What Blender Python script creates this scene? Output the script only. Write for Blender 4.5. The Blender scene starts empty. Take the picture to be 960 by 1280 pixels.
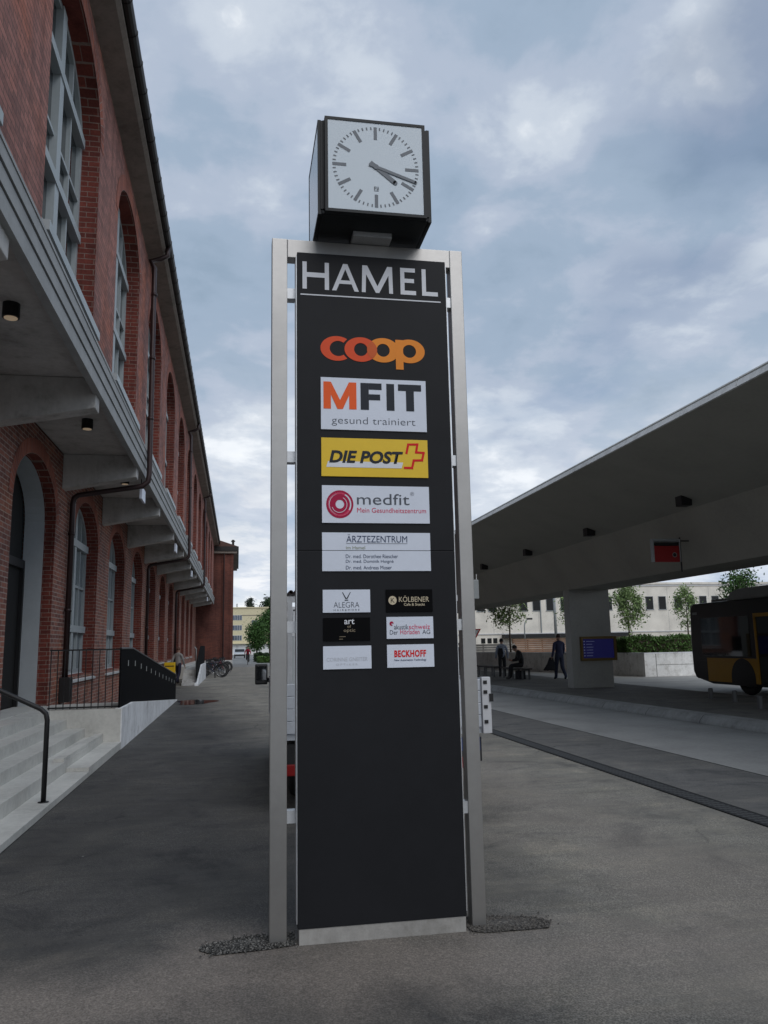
import bpy, bmesh, math, random
from mathutils import Vector, Matrix, Quaternion
random.seed(7)
R = math.radians
scene = bpy.context.scene
COL = scene.collection

# ------------------------------------------------------------------ camera, sky, sun, exposure
YAW, PITCH, ROLL, EYE = R(10.42), R(9.43), R(-1.1), 1.62
_fw = Vector((math.sin(YAW)*math.cos(PITCH), math.cos(YAW)*math.cos(PITCH), math.sin(PITCH)))
_r0 = Vector((math.cos(YAW), -math.sin(YAW), 0)); _u0 = _r0.cross(_fw)
_r = math.cos(ROLL)*_r0 + math.sin(ROLL)*_u0; _u = -math.sin(ROLL)*_r0 + math.cos(ROLL)*_u0
cam = bpy.data.cameras.new('camera'); cam_o = bpy.data.objects.new('camera', cam); COL.objects.link(cam_o)
cam.sensor_fit = 'VERTICAL'; cam.sensor_height = 24.0; cam.sensor_width = 18.0
cam.lens = 24.0*1000/1280; cam.clip_start = 0.05; cam.clip_end = 3000
M = Matrix((( _r.x, _u.x, -_fw.x, 0), (_r.y, _u.y, -_fw.y, 0), (_r.z, _u.z, -_fw.z, EYE), (0, 0, 0, 1)))
cam_o.matrix_world = M
scene.camera = cam_o

SUN_AZ, SUN_EL = R(162), R(46)          # azimuth clockwise from +Y (behind the viewer, to the right)
SKY_STRENGTH = 0.112
world = bpy.data.worlds.new('World'); scene.world = world; world.use_nodes = True
wn = world.node_tree; wn.nodes.clear()
def wnode(t, **k):
    n = wn.nodes.new(t)
    for a, v in k.items(): setattr(n, a, v)
    return n
out = wnode('ShaderNodeOutputWorld'); bg = wnode('ShaderNodeBackground'); bg.inputs['Strength'].default_value = SKY_STRENGTH
sky = wnode('ShaderNodeTexSky', sky_type='NISHITA', sun_disc=False, sun_elevation=SUN_EL, sun_rotation=SUN_AZ)
tc = wnode('ShaderNodeTexCoord'); sep = wnode('ShaderNodeSeparateXYZ')
wn.links.new(tc.outputs['Generated'], sep.inputs[0])
def wmath(op, a, b=None, clamp=False):
    n = wnode('ShaderNodeMath', operation=op, use_clamp=clamp)
    for i, v in enumerate((a, b)):
        if v is None: continue
        if isinstance(v, (int, float)): n.inputs[i].default_value = v
        else: wn.links.new(v, n.inputs[i])
    return n.outputs[0]
zc = wmath('MAXIMUM', sep.outputs['Z'], 0.0)
den = wmath('ADD', zc, 0.22)
px_ = wmath('DIVIDE', sep.outputs['X'], den); py_ = wmath('DIVIDE', sep.outputs['Y'], den)
cmb = wnode('ShaderNodeCombineXYZ'); wn.links.new(px_, cmb.inputs[0]); wn.links.new(py_, cmb.inputs[1])
def wnoise(scale, detail, rough, off, dist=0.0, vec=None):
    m = wnode('ShaderNodeMapping'); m.inputs['Location'].default_value = off
    wn.links.new(vec or cmb.outputs[0], m.inputs[0])
    n = wnode('ShaderNodeTexNoise'); n.inputs['Scale'].default_value = scale; n.inputs['Detail'].default_value = detail
    n.inputs['Roughness'].default_value = rough; n.inputs['Distortion'].default_value = dist
    wn.links.new(m.outputs[0], n.inputs['Vector']); return n.outputs['Fac']
def wramp(fac, stops):
    r = wnode('ShaderNodeValToRGB'); wn.links.new(fac, r.inputs[0]); e = r.color_ramp.elements
    r.color_ramp.interpolation = 'EASE'
    while len(e) < len(stops): e.new(0.5)
    for el, (p, c) in zip(e, stops): el.position = p; el.color = (*c, 1)
    return r.outputs[0]
big = wnoise(1.5, 4.0, 0.5, (3.1, 1.7, 0.0), 0.15)
fine = wnoise(4.2, 6.0, 0.55, (8.2, 4.4, 2.0), 0.25)
mid_ = wnoise(9.5, 6.0, 0.6, (2.2, 0.4, 5.0), 0.3)
mix1 = wmath('ADD', wmath('ADD', wmath('MULTIPLY', big, 0.46), wmath('MULTIPLY', fine, 0.38)), wmath('MULTIPLY', mid_, 0.16))
# thin and thick places in the cloud deck: direction, angular size, amount
for dx_, dy_, dz_, w_, a_ in [(0.3095, 0.7725, 0.5545, 0.15, 0.16), (0.3578, 0.7392, 0.5706, 0.12, 0.1), (0.469, 0.6706, 0.5748, 0.15, 0.13), (0.0334, 0.8534, 0.5202, 0.09, 0.13), (-0.0127, 0.7568, 0.6536, 0.1, 0.1), (0.4394, 0.6436, 0.6267, 0.1, 0.12), (0.3307, 0.9207, 0.2072, 0.16, 0.12), (0.2835, 0.8333, 0.4746, 0.09, 0.1), (0.0004, 0.9704, 0.2415, 0.14, 0.12), (0.3958, 0.798, 0.4544, 0.2, -0.05), (-0.0386, 0.9292, 0.3676, 0.12, -0.08), (0.396, 0.863, 0.3137, 0.16, -0.07), (0.3913, 0.6878, 0.6114, 0.1, -0.05), (0.1489, 0.7567, 0.6366, 0.15, 0.02)]:
    dp = wnode('ShaderNodeVectorMath', operation='DOT_PRODUCT'); wn.links.new(tc.outputs['Generated'], dp.inputs[0]); dp.inputs[1].default_value = (dx_, dy_, dz_)
    ang = wmath('ARCCOSINE', wmath('MINIMUM', dp.outputs['Value'], 1.0))
    q_ = wmath('SUBTRACT', 1.0, wmath('DIVIDE', ang, w_), True)
    q_ = wmath('MULTIPLY', wmath('MULTIPLY', q_, q_), wmath('ADD', wmath('MULTIPLY', wnoise(4.0, 6.0, .58, (dx_*7, dy_*3, 0.), .3), 2.2), -.15))
    mix1 = wmath('ADD', mix1, wmath('MULTIPLY', q_, a_))
k10 = 10.0
def c10(r, g, b): return (r*k10, g*k10, b*k10)
cloud = wramp(mix1, [(0.36, c10(.26, .345, .45)), (0.46, c10(.315, .40, .515)), (0.53, c10(.40, .465, .575)), (0.60, c10(.53, .59, .675)), (0.70, c10(.86, .89, .92))])
# thin brighter layer low over the horizon
hz = wmath('SUBTRACT', 1.0, wmath('MULTIPLY', zc, 2.6), True)
hz = wmath('POWER', hz, 1.5)
hzc = wramp(wnoise(2.2, 6.0, 0.6, (1.0, 5.0, 0.0), 0.3), [(0.36, c10(.46, .54, .66)), (0.5, c10(.72, .77, .85)), (0.60, c10(1.0, 1.0, 1.0))])
mixh = wnode('ShaderNodeMixRGB'); wn.links.new(hz, mixh.inputs[0]); wn.links.new(cloud, mixh.inputs[1]); wn.links.new(hzc, mixh.inputs[2])
# a few thin gaps where the blue sky shows through
cover = wramp(wnoise(1.5, 4.0, 0.5, (0.3, 9.1, 0.0), 0.3), [(0.30, (.55, .55, .55)), (0.46, (1, 1, 1))])
mixs = wnode('ShaderNodeMixRGB'); wn.links.new(cover, mixs.inputs[0]); wn.links.new(sky.outputs[0], mixs.inputs[1]); wn.links.new(mixh.outputs[0], mixs.inputs[2])
wn.links.new(mixs.outputs[0], bg.inputs['Color']); wn.links.new(bg.outputs[0], out.inputs['Surface'])

sun = bpy.data.lights.new('sun', 'SUN'); sun.energy = 1.4; sun.angle = R(50); sun.color = (1.0, .98, .97)
sun_o = bpy.data.objects.new('sun', sun); COL.objects.link(sun_o)
_sd = Vector((math.sin(SUN_AZ)*math.cos(SUN_EL), math.cos(SUN_AZ)*math.cos(SUN_EL), math.sin(SUN_EL)))
sun_o.rotation_euler = (-_sd).to_track_quat('-Z', 'Y').to_euler()
vs = scene.view_settings; vs.view_transform = 'Standard'; vs.look = 'None'; vs.exposure = 0.0; vs.gamma = 1.0; vs.use_curve_mapping = False
scene.cycles.max_bounces = 6; scene.cycles.diffuse_bounces = 3; scene.cycles.glossy_bounces = 3

# ------------------------------------------------------------------ materials
MATS = {}
def new_mat(name):
    m = bpy.data.materials.new(name); m.use_nodes = True; MATS[name] = m
    nt = m.node_tree; b = nt.nodes['Principled BSDF']
    return m, nt, b
def nmath(nt, op, a, b=None, clamp=False):
    n = nt.nodes.new('ShaderNodeMath'); n.operation = op; n.use_clamp = clamp
    for i, v in enumerate((a, b)):
        if v is None: continue
        if isinstance(v, (int, float)): n.inputs[i].default_value = v
        else: nt.links.new(v, n.inputs[i])
    return n.outputs[0]
def noise(nt, scale, detail=4, rough=.55, vec=None, dist=0):
    n = nt.nodes.new('ShaderNodeTexNoise'); n.inputs['Scale'].default_value = scale; n.inputs['Detail'].default_value = detail
    n.inputs['Roughness'].default_value = rough; n.inputs['Distortion'].default_value = dist
    if vec is None:
        g = nt.nodes.new('ShaderNodeNewGeometry'); vec = g.outputs['Position']
    nt.links.new(vec, n.inputs['Vector']); return n.outputs['Fac']
def ramp(nt, fac, stops):
    r = nt.nodes.new('ShaderNodeValToRGB'); nt.links.new(fac, r.inputs[0]); e = r.color_ramp.elements
    while len(e) < len(stops): e.new(.5)
    for el, (p, c) in zip(e, stops): el.position = p; el.color = (*c, 1) if len(c) == 3 else c
    return r.outputs[0]
def mixc(nt, fac, a, b, mode='MIX'):
    n = nt.nodes.new('ShaderNodeMixRGB'); n.blend_type = mode
    for i, v in enumerate((fac, a, b)):
        if isinstance(v, (int, float)): n.inputs[i].default_value = v
        elif isinstance(v, tuple): n.inputs[i].default_value = (*v, 1)
        else: nt.links.new(v, n.inputs[i])
    return n.outputs[0]
def bump(nt, b, h, strength=.3, dist=.01):
    n = nt.nodes.new('ShaderNodeBump'); n.inputs['Strength'].default_value = strength; n.inputs['Distance'].default_value = dist
    nt.links.new(h, n.inputs['Height']); nt.links.new(n.outputs[0], b.inputs['Normal'])
def mat(name, c, rough=.6, metal=0., var=.12, vscale=3., bscale=None, bstr=.2, bdist=.004, spec=.5, emit=None):
    """plain coloured surface with gentle large and small scale unevenness of its own colour"""
    m, nt, b = new_mat(name)
    n1 = noise(nt, vscale, 5, .6); n2 = noise(nt, vscale*9, 3, .6)
    f = nmath(nt, 'ADD', nmath(nt, 'MULTIPLY', n1, .7), nmath(nt, 'MULTIPLY', n2, .3))
    lo = tuple(max(0, x*(1-var*1.6)) for x in c); hi = tuple(min(1, x*(1+var*1.6)) for x in c)
    nt.links.new(ramp(nt, f, [(.3, lo), (.7, hi)]), b.inputs['Base Color'])
    b.inputs['Roughness'].default_value = rough; b.inputs['Metallic'].default_value = metal
    b.inputs['Specular IOR Level'].default_value = spec
    if bscale: bump(nt, b, noise(nt, bscale, 4), bstr, bdist)
    if emit:
        b.inputs['Emission Color'].default_value = (*c, 1); b.inputs['Emission Strength'].default_value = emit
    return m

def brick_mat(name, c1, c2, mortar, tint=None, uv=False, bw=.25, rh=.077, ms=.011):
    m, nt, b = new_mat(name)
    br = nt.nodes.new('ShaderNodeTexBrick')
    if uv:
        t = nt.nodes.new('ShaderNodeTexCoord'); vec = t.outputs['UV']; pos = nt.nodes.new('ShaderNodeNewGeometry').outputs['Position']
    else:
        g = nt.nodes.new('ShaderNodeNewGeometry'); pos = g.outputs['Position']
        sp = nt.nodes.new('ShaderNodeSeparateXYZ'); nt.links.new(pos, sp.inputs[0])
        sn = nt.nodes.new('ShaderNodeSeparateXYZ'); nt.links.new(g.outputs['True Normal'], sn.inputs[0])
        ax = nmath(nt, 'GREATER_THAN', nmath(nt, 'ABSOLUTE', sn.outputs['X']), .5)
        mx = nt.nodes.new('ShaderNodeMix'); mx.data_type = 'FLOAT'
        nt.links.new(ax, mx.inputs[0]); nt.links.new(sp.outputs['X'], mx.inputs[2]); nt.links.new(sp.outputs['Y'], mx.inputs[3])
        cb = nt.nodes.new('ShaderNodeCombineXYZ'); nt.links.new(mx.outputs[0], cb.inputs[0]); nt.links.new(sp.outputs['Z'], cb.inputs[1]); vec = cb.outputs[0]
    wob = nt.nodes.new('ShaderNodeVectorMath'); wob.operation = 'SCALE'
    nz = nt.nodes.new('ShaderNodeTexNoise'); nz.inputs['Scale'].default_value = 6; nt.links.new(pos, nz.inputs['Vector'])
    sub = nt.nodes.new('ShaderNodeVectorMath'); sub.operation = 'SUBTRACT'; sub.inputs[1].default_value = (.5, .5, .5); nt.links.new(nz.outputs['Color'], sub.inputs[0])
    nt.links.new(sub.outputs[0], wob.inputs[0]); wob.inputs['Scale'].default_value = .012
    add = nt.nodes.new('ShaderNodeVectorMath'); add.operation = 'ADD'; nt.links.new(vec, add.inputs[0]); nt.links.new(wob.outputs[0], add.inputs[1])
    nt.links.new(add.outputs[0], br.inputs['Vector'])
    br.inputs['Scale'].default_value = 1; br.inputs['Brick Width'].default_value = bw; br.inputs['Row Height'].default_value = rh
    br.inputs['Mortar Size'].default_value = ms*.55; br.inputs['Mortar Smooth'].default_value = .15; br.inputs['Bias'].default_value = -.1
    br.inputs['Color1'].default_value = (*c1, 1); br.inputs['Color2'].default_value = (*c2, 1); br.inputs['Mortar'].default_value = (*mortar, 1)
    dirt = noise(nt, .55, 6, .62, pos); fine_ = noise(nt, 34, 3, .6, pos)
    col = mixc(nt, 1.0, br.outputs['Color'], ramp(nt, dirt, [(.28, (.58, .56, .56)), (.46, (.95, .95, .95)), (.6, (1.05, 1.03, 1.0)), (.74, (1.32, 1.22, 1.12))]), 'MULTIPLY')
    col = mixc(nt, 1.0, col, ramp(nt, fine_, [(.25, (.78, .78, .78)), (.75, (1.18, 1.18, 1.18))]), 'MULTIPLY')
    st = nt.nodes.new('ShaderNodeMapping'); st.inputs['Scale'].default_value = (2.2, 2.2, .22); nt.links.new(pos, st.inputs[0])
    sk = noise(nt, 1.6, 6, .65, st.outputs[0])
    col = mixc(nt, 1., col, ramp(nt, sk, [(.32, (.70, .68, .68)), (.5, (1, 1, 1)), (.7, (1.12, 1.10, 1.08))]), 'MULTIPLY')
    if tint:   # patches of newer, more orange brick
        col = mixc(nt, ramp(nt, noise(nt, .9, 3, .5, pos), [(.50, (0, 0, 0)), (.66, (.85, .85, .85))]), col, mixc(nt, 1., col, tint, 'MULTIPLY'))
    nt.links.new(col, b.inputs['Base Color']); b.inputs['Roughness'].default_value = .85; b.inputs['Specular IOR Level'].default_value = .25
    h = nmath(nt, 'SUBTRACT', nmath(nt, 'MULTIPLY', fine_, .35), br.outputs['Fac'])
    bump(nt, b, h, .55, .006)
    return m

B_UP = brick_mat('brick_upper', (.38, .175, .145), (.22, .108, .094), (.13, .088, .078), (1.28, .98, .78))  # front mortar darkened for shade in raked joints; reveals keep it light
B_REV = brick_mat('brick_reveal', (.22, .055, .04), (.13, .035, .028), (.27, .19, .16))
B_LOW = brick_mat('brick_lower', (.34, .135, .095), (.16, .066, .055), (.38, .30, .26), (1.15, .98, .80), ms=.016)
B_ARCH = brick_mat('brick_arch', (.35, .11, .072), (.24, .078, .055), (.30, .22, .19), None, True, .085, .26, .011)
B_WING = brick_mat('brick_wing', (.155, .055, .042), (.105, .04, .033), (.12, .08, .07))

def concrete(name, c, rough=.75, streak=True, amp=1.):
    m, nt, b = new_mat(name)
    n1 = noise(nt, .8, 6, .6); n2 = noise(nt, 14, 4, .6); n3 = noise(nt, 90, 2, .5)
    f = nmath(nt, 'ADD', nmath(nt, 'MULTIPLY', n1, .6), nmath(nt, 'ADD', nmath(nt, 'MULTIPLY', n2, .28), nmath(nt, 'MULTIPLY', n3, .12)))
    col = ramp(nt, f, [(.28, tuple(x*(1-.38*amp) for x in c)), (.5, c), (.74, tuple(min(1, x*(1+.28*amp)) for x in c))])
    if streak:
        st = nt.nodes.new('ShaderNodeMapping'); st.inputs['Scale'].default_value = (1.6, 1.6, .16); g_ = nt.nodes.new('ShaderNodeNewGeometry'); nt.links.new(g_.outputs['Position'], st.inputs[0])
        sk = noise(nt, 3.0, 7, .68, st.outputs[0]); bl = noise(nt, 3.2, 7, .7)
        col = mixc(nt, 1., col, ramp(nt, sk, [(.30, (.86, .855, .84)), (.5, (1, 1, 1)), (.7, (1.05, 1.05, 1.05))]), 'MULTIPLY')
        col = mixc(nt, 1., col, ramp(nt, bl, [(.34, (.82, .81, .79)), (.46, (1, 1, 1)), (.66, (1.05, 1.05, 1.05))]), 'MULTIPLY')
    nt.links.new(col, b.inputs['Base Color']); b.inputs['Roughness'].default_value = rough; b.inputs['Specular IOR Level'].default_value = .3
    bump(nt, b, nmath(nt, 'ADD', n2, nmath(nt, 'MULTIPLY', n3, .5)), .25, .004)
    return m
CONC = concrete('concrete_light', (.50, .50, .49))
CONC_STEP = concrete('concrete_steps', (.56, .555, .52), streak=False)
CONC_WHITE = concrete('concrete_white', (.72, .73, .74))
CONC_SOFF = concrete('concrete_soffit', (.46, .44, .42))
CONC_BEAM = concrete('concrete_beam', (.48, .47, .45))
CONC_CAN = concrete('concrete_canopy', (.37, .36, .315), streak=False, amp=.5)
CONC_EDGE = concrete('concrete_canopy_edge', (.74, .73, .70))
CONC_COL = concrete('concrete_column', (.38, .38, .355), streak=False, amp=.6)
CONC_KERB = concrete('concrete_kerb', (.30, .30, .285))
CORNICE = concrete('cornice_render', (.22, .19, .165))
CONC_BASE = concrete('concrete_base', (.33, .32, .30))
CONC_WALL = concrete('concrete_wall', (.74, .735, .71))
FASCIA = mat('fascia_grey', (.31, .315, .31), .7, 0, .12)

def asphalt_mat(name, c, worn=.5, dust=False):
    m, nt, b = new_mat(name)
    g = nt.nodes.new('ShaderNodeNewGeometry'); pos = g.outputs['Position']
    n1 = noise(nt, .33, 6, .62, pos, .4); n2 = noise(nt, 2.6, 5, .62, pos); n3 = noise(nt, 70, 3, .75, pos)
    vo = nt.nodes.new('ShaderNodeTexVoronoi'); vo.inputs['Scale'].default_value = 105; nt.links.new(pos, vo.inputs['Vector'])
    f = nmath(nt, 'ADD', nmath(nt, 'MULTIPLY', n1, .62), nmath(nt, 'MULTIPLY', n2, .38))
    k = worn
    col = ramp(nt, f, [(.3, tuple(x*(1-.42*k*2*.7) for x in c)), (.5, c), (.72, tuple(x*(1+.5*k*2*.7) for x in c))])
    grain = nmath(nt, 'ADD', nmath(nt, 'MULTIPLY', n3, .6), nmath(nt, 'MULTIPLY', vo.outputs['Distance'], .6))
    blot = noise(nt, 1.25, 8, .72, pos, .6)
    col = mixc(nt, 1., col, ramp(nt, blot, [(.36, (.62, .63, .65)), (.47, (.96, .96, .96)), (.55, (1.02, 1.02, 1.0)), (.66, (1.30, 1.26, 1.20))]), 'MULTIPLY')
    mp = nt.nodes.new('ShaderNodeMapping'); mp.inputs['Rotation'].default_value = (0, 0, .45); mp.inputs['Scale'].default_value = (.55, 4.2, 1); nt.links.new(pos, mp.inputs[0])
    stk = noise(nt, 1.5, 8, .7, mp.outputs[0], .8)
    col = mixc(nt, 1., col, ramp(nt, stk, [(.36, (.89, .89, .9)), (.5, (1, 1, 1)), (.66, (1.13, 1.11, 1.08))]), 'MULTIPLY')
    ck = nt.nodes.new('ShaderNodeTexVoronoi'); ck.feature = 'DISTANCE_TO_EDGE'; ck.inputs['Scale'].default_value = .42
    wv_ = nt.nodes.new('ShaderNodeVectorMath'); wv_.operation = 'SCALE'; wv_.inputs['Scale'].default_value = .55
    nn = nt.nodes.new('ShaderNodeTexNoise'); nn.inputs['Scale'].default_value = 1.7; nn.inputs['Detail'].default_value = 7; nt.links.new(pos, nn.inputs['Vector']); nt.links.new(nn.outputs['Color'], wv_.inputs[0])
    av = nt.nodes.new('ShaderNodeVectorMath'); av.operation = 'ADD'; nt.links.new(pos, av.inputs[0]); nt.links.new(wv_.outputs[0], av.inputs[1]); nt.links.new(av.outputs[0], ck.inputs['Vector'])
    ckm = mixc(nt, 1., ramp(nt, ck.outputs['Distance'], [(.002, (.7, .7, .7)), (.0055, (0, 0, 0))]), ramp(nt, noise(nt, .45, 3, .5, pos), [(.52, (0, 0, 0)), (.60, (1, 1, 1))]), 'MULTIPLY')
    col = mixc(nt, ckm, col, (.022, .021, .02))
    dots = nt.nodes.new('ShaderNodeTexVoronoi'); dots.inputs['Scale'].default_value = 7.5; nt.links.new(pos, dots.inputs['Vector'])
    col = mixc(nt, ramp(nt, dots.outputs['Distance'], [(.055, (.55, .55, .55)), (.10, (0, 0, 0))]), col, (.03, .03, .03))
    col = mixc(nt, ramp(nt, noise(nt, .9, 5, .65, pos), [(.40, (.25, .25, .25)), (.58, (1, 1, 1))]), col, mixc(nt, 1., col, ramp(nt, grain, [(.25, (.42, .42, .42)), (.55, (1, 1, 1)), (.82, (1.8, 1.8, 1.8))]), 'MULTIPLY'))
    if dust:   # asphalt darker left of the pylon, paler to the right and farther off
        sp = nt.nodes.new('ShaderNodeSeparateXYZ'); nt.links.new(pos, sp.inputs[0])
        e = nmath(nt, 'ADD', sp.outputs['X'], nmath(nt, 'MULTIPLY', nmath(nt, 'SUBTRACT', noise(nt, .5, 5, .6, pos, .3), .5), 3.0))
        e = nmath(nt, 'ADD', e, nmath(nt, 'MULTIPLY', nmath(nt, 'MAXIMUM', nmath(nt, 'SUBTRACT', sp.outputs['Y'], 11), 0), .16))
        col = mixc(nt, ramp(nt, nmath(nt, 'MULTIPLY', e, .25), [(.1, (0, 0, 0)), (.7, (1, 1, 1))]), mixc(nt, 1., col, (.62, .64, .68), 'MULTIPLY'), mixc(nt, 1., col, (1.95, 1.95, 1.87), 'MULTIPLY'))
    if dust:   # sandy dust swept over the asphalt in front of the pylon and thin pale scuffs
        sp = nt.nodes.new('ShaderNodeSeparateXYZ'); nt.links.new(pos, sp.inputs[0])
        # a curved band: Y = 4.05 + .05*(X-.6)^2
        dx = nmath(nt, 'SUBTRACT', sp.outputs['X'], .6)
        cy = nmath(nt, 'ADD', nmath(nt, 'MULTIPLY', nmath(nt, 'MULTIPLY', dx, dx), -.03), 4.35)
        d = nmath(nt, 'ABSOLUTE', nmath(nt, 'SUBTRACT', sp.outputs['Y'], cy))
        d = nmath(nt, 'ADD', d, nmath(nt, 'MULTIPLY', nmath(nt, 'SUBTRACT', noise(nt, 1.1, 5, .65, pos, .5), .5), 1.9))
        band = ramp(nt, d, [(0.05, (.8, .8, .8)), (.75, (0, 0, 0))])
        d2 = nmath(nt, 'ADD', nmath(nt, 'ABSOLUTE', nmath(nt, 'SUBTRACT', sp.outputs['X'], 3.1)), nmath(nt, 'MULTIPLY', nmath(nt, 'SUBTRACT', noise(nt, .7, 5, .6, pos, .4), .5), 3.2))
        band2 = ramp(nt, d2, [(.1, (.5, .5, .5)), (1.3, (0, 0, 0))])
        bb = mixc(nt, 1., band, band2, 'LIGHTEN')
        bb = mixc(nt, 1., bb, ramp(nt, n3, [(.3, (.6, .6, .6)), (.6, (1, 1, 1))]), 'MULTIPLY')
        col = mixc(nt, bb, col, mixc(nt, 1., (.235, .205, .178), ramp(nt, grain, [(.25, (.6, .6, .6)), (.6, (1, 1, 1)), (.85, (1.35, 1.35, 1.35))]), 'MULTIPLY'))
        fl = nt.nodes.new('ShaderNodeTexVoronoi'); fl.inputs['Scale'].default_value = 1.3; fl.inputs['Randomness'].default_value = 1; nt.links.new(pos, fl.inputs['Vector'])
        col = mixc(nt, ramp(nt, fl.outputs['Distance'], [(.016, (.75, .75, .75)), (.022, (0, 0, 0))]), col, (.4, .4, .38))
    nt.links.new(col, b.inputs['Base Color']); b.inputs['Roughness'].default_value = .82; b.inputs['Specular IOR Level'].default_value = .35
    bump(nt, b, grain, .5, .006)
    return m
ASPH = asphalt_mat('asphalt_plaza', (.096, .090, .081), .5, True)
ASPH_DARK = asphalt_mat('asphalt_lane', (.128, .124, .117), .35)
ROAD = concrete('road_concrete', (.335, .328, .31), .7, streak=False)
PLAT = asphalt_mat('asphalt_platform', (.12, .115, .105), .4)
PALE = asphalt_mat('asphalt_far', (.19, .19, .185), .3)

STEEL = mat('brushed_steel', (.36, .35, .335), .40, .92, .06, 2., 60, .05)
STEEL_L = mat('galvanised_steel', (.55, .56, .57), .45, .7, .1, 8.)
PANEL = mat('panel_anthracite', (.0135, .0140, .0160), .5, 0, .1, 1.2, spec=.16)
PLATE_W = mat('plate_white', (.62, .66, .74), .4, 0, .03)
PLATE_K = mat('plate_black', (.003, .003, .0035), .5, 0, .05, spec=.06)
PLATE_Y = mat('plate_yellow', (.72, .47, .004), .4, 0, .03)
V_WHITE = mat('vinyl_white', (.66, .67, .70), .45, 0, .03, spec=.2)
V_RED_O = mat('vinyl_orange_red', (.66, .075, .02), .45, 0, .03, spec=.2)
V_ORANGE = mat('vinyl_orange', (.75, .24, .025), .45, 0, .03, spec=.2)
V_DKRED = mat('vinyl_dark_orange', (.55, .10, .022), .45, 0, .03, spec=.2)
V_MRED = mat('vinyl_m_orange', (.78, .11, .02), .45, 0, .03, spec=.2)
V_BLACK = mat('vinyl_black', (.018, .022, .03), .45, 0, .03, spec=.2)
V_GREY = mat('vinyl_grey', (.09, .10, .12), .45, 0, .03, spec=.2)
V_RED = mat('vinyl_red', (.62, .01, .012), .45, 0, .03, spec=.2)
V_CRIM = mat('vinyl_crimson', (.36, .008, .05), .45, 0, .03, spec=.2)
V_PINK = mat('vinyl_pink', (.62, .05, .12), .45, 0, .03, spec=.2)
V_NAVY = mat('vinyl_navy', (.03, .05, .11), .45, 0, .03, spec=.2)
V_GREEN = mat('vinyl_olive', (.25, .27, .16), .45, 0, .03, spec=.2)
V_CREAM = mat('vinyl_cream', (.55, .47, .33), .45, 0, .03, spec=.2)
V_TAN = mat('vinyl_tan', (.28, .23, .16), .45, 0, .03, spec=.2)
V_FAINT = mat('vinyl_faint', (.50, .52, .56), .45, 0, .03, spec=.2)
CLOCK_K = mat('clock_housing', (.008, .0105, .012), .4, 0, .08, 4., spec=.22)
CLOCK_W = mat('clock_dial', (.43, .50, .555), .12, 0, .006)
CLOCK_M = mat('clock_marks', (.105, .12, .14), .5, 0, .03)
BLACK = mat('black_metal', (.010, .010, .011), .5, .1, .1)
BLACKP = mat('black_sheet', (.006, .006, .007), .8, 0, .1, spec=.03)
DARK = mat('dark_void', (.008, .008, .008), .8, 0, .1)
PIPE = mat('pipe_brown', (.038, .022, .022), .4, .3, .1)
GUTTER = mat('gutter_dark', (.02, .018, .017), .5, .3, .1)
FRAME = mat('window_paint', (.37, .41, .42), .5, 0, .05)
LINING = mat('door_lining', (.42, .45, .47), .55, 0, .05)
def glass_mat(name, tint=(.012, .016, .018), rough=.04):
    m, nt, b = new_mat(name)
    gm_ = nt.nodes.new('ShaderNodeMapping'); gm_.inputs['Scale'].default_value = (5, 5, .35); gg_ = nt.nodes.new('ShaderNodeNewGeometry'); nt.links.new(gg_.outputs['Position'], gm_.inputs[0])
    n = nmath(nt, 'ADD', nmath(nt, 'MULTIPLY', noise(nt, 1.2, 4, .6, gm_.outputs[0]), .5), nmath(nt, 'MULTIPLY', noise(nt, .6, 2, .5), .5))
    nt.links.new(ramp(nt, n, [(.3, tuple(x*.5 for x in tint)), (.7, tuple(x*1.6 for x in tint))]), b.inputs['Base Color'])
    b.inputs['Roughness'].default_value = rough; b.inputs['Specular IOR Level'].default_value = .9
    bump(nt, b, noise(nt, 1.4, 2, .5), .03, .02)
    return m
GLASS = glass_mat('window_glass')
GLASS_L = glass_mat('window_glass_sky_tint', (.16, .19, .21))  # pale grey-blue base stands in for sky reflected in the lower windows
GLASS_BUS = glass_mat('bus_glass', (.006, .007, .008))
LAMP_LIT = mat('lamp_glow', (1.0, .75, .5), .5, 0, .01, emit=.12)
ROOFING = mat('roof_tiles', (.09, .045, .035), .8, 0, .2)
RUBBER = mat('tyre_rubber', (.012, .012, .012), .8, 0, .1)
CHROME = mat('chrome', (.3, .3, .3), .3, 1, .03)
ALU = mat('aluminium_sheet', (.50, .53, .57), .42, .35, .08, 5.)
TRUCK_W = mat('truck_white', (.55, .56, .58), .4, 0, .05)
TAIL = mat('tail_light', (.20, .008, .008), .3, 0, .05)
TRUCK_B = mat('truck_blue', (.02, .05, .2), .4, 0, .05)
MIRROR = mat('mirror_glass', (.7, .72, .72), .05, 1, .02)
GREY_BOX = mat('grey_plastic', (.30, .32, .32), .5, 0, .05)
SCREEN_B = mat('screen_blue', (.012, .012, .10), .25, 0, .03, emit=.22)
SCREEN_F = mat('screen_frame', (.17, .11, .035), .4, .4, .08)
SCREEN_T = mat('screen_text', (.3, .34, .55), .4, 0, .03, emit=.1)
RED_SIGN = mat('sign_red', (.30, .008, .01), .45, 0, .05)
SIGN_WHITE = mat('sign_white', (.7, .7, .68), .45, 0, .05)
BUS_Y = mat('bus_yellow', (.44, .23, .014), .35, 0, .05)
BUS_K = mat('bus_black', (.012, .012, .013), .3, 0, .06)
BUS_ROOF = mat('bus_roof', (.32, .32, .32), .5, 0, .06)
FACADE = concrete('facade_render', (.76, .715, .63), streak=False)
CREAM = mat('facade_cream', (.62, .55, .36), .8, 0, .05)
WHITE_R = mat('render_white', (.6, .6, .6), .8, 0, .06)
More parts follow.
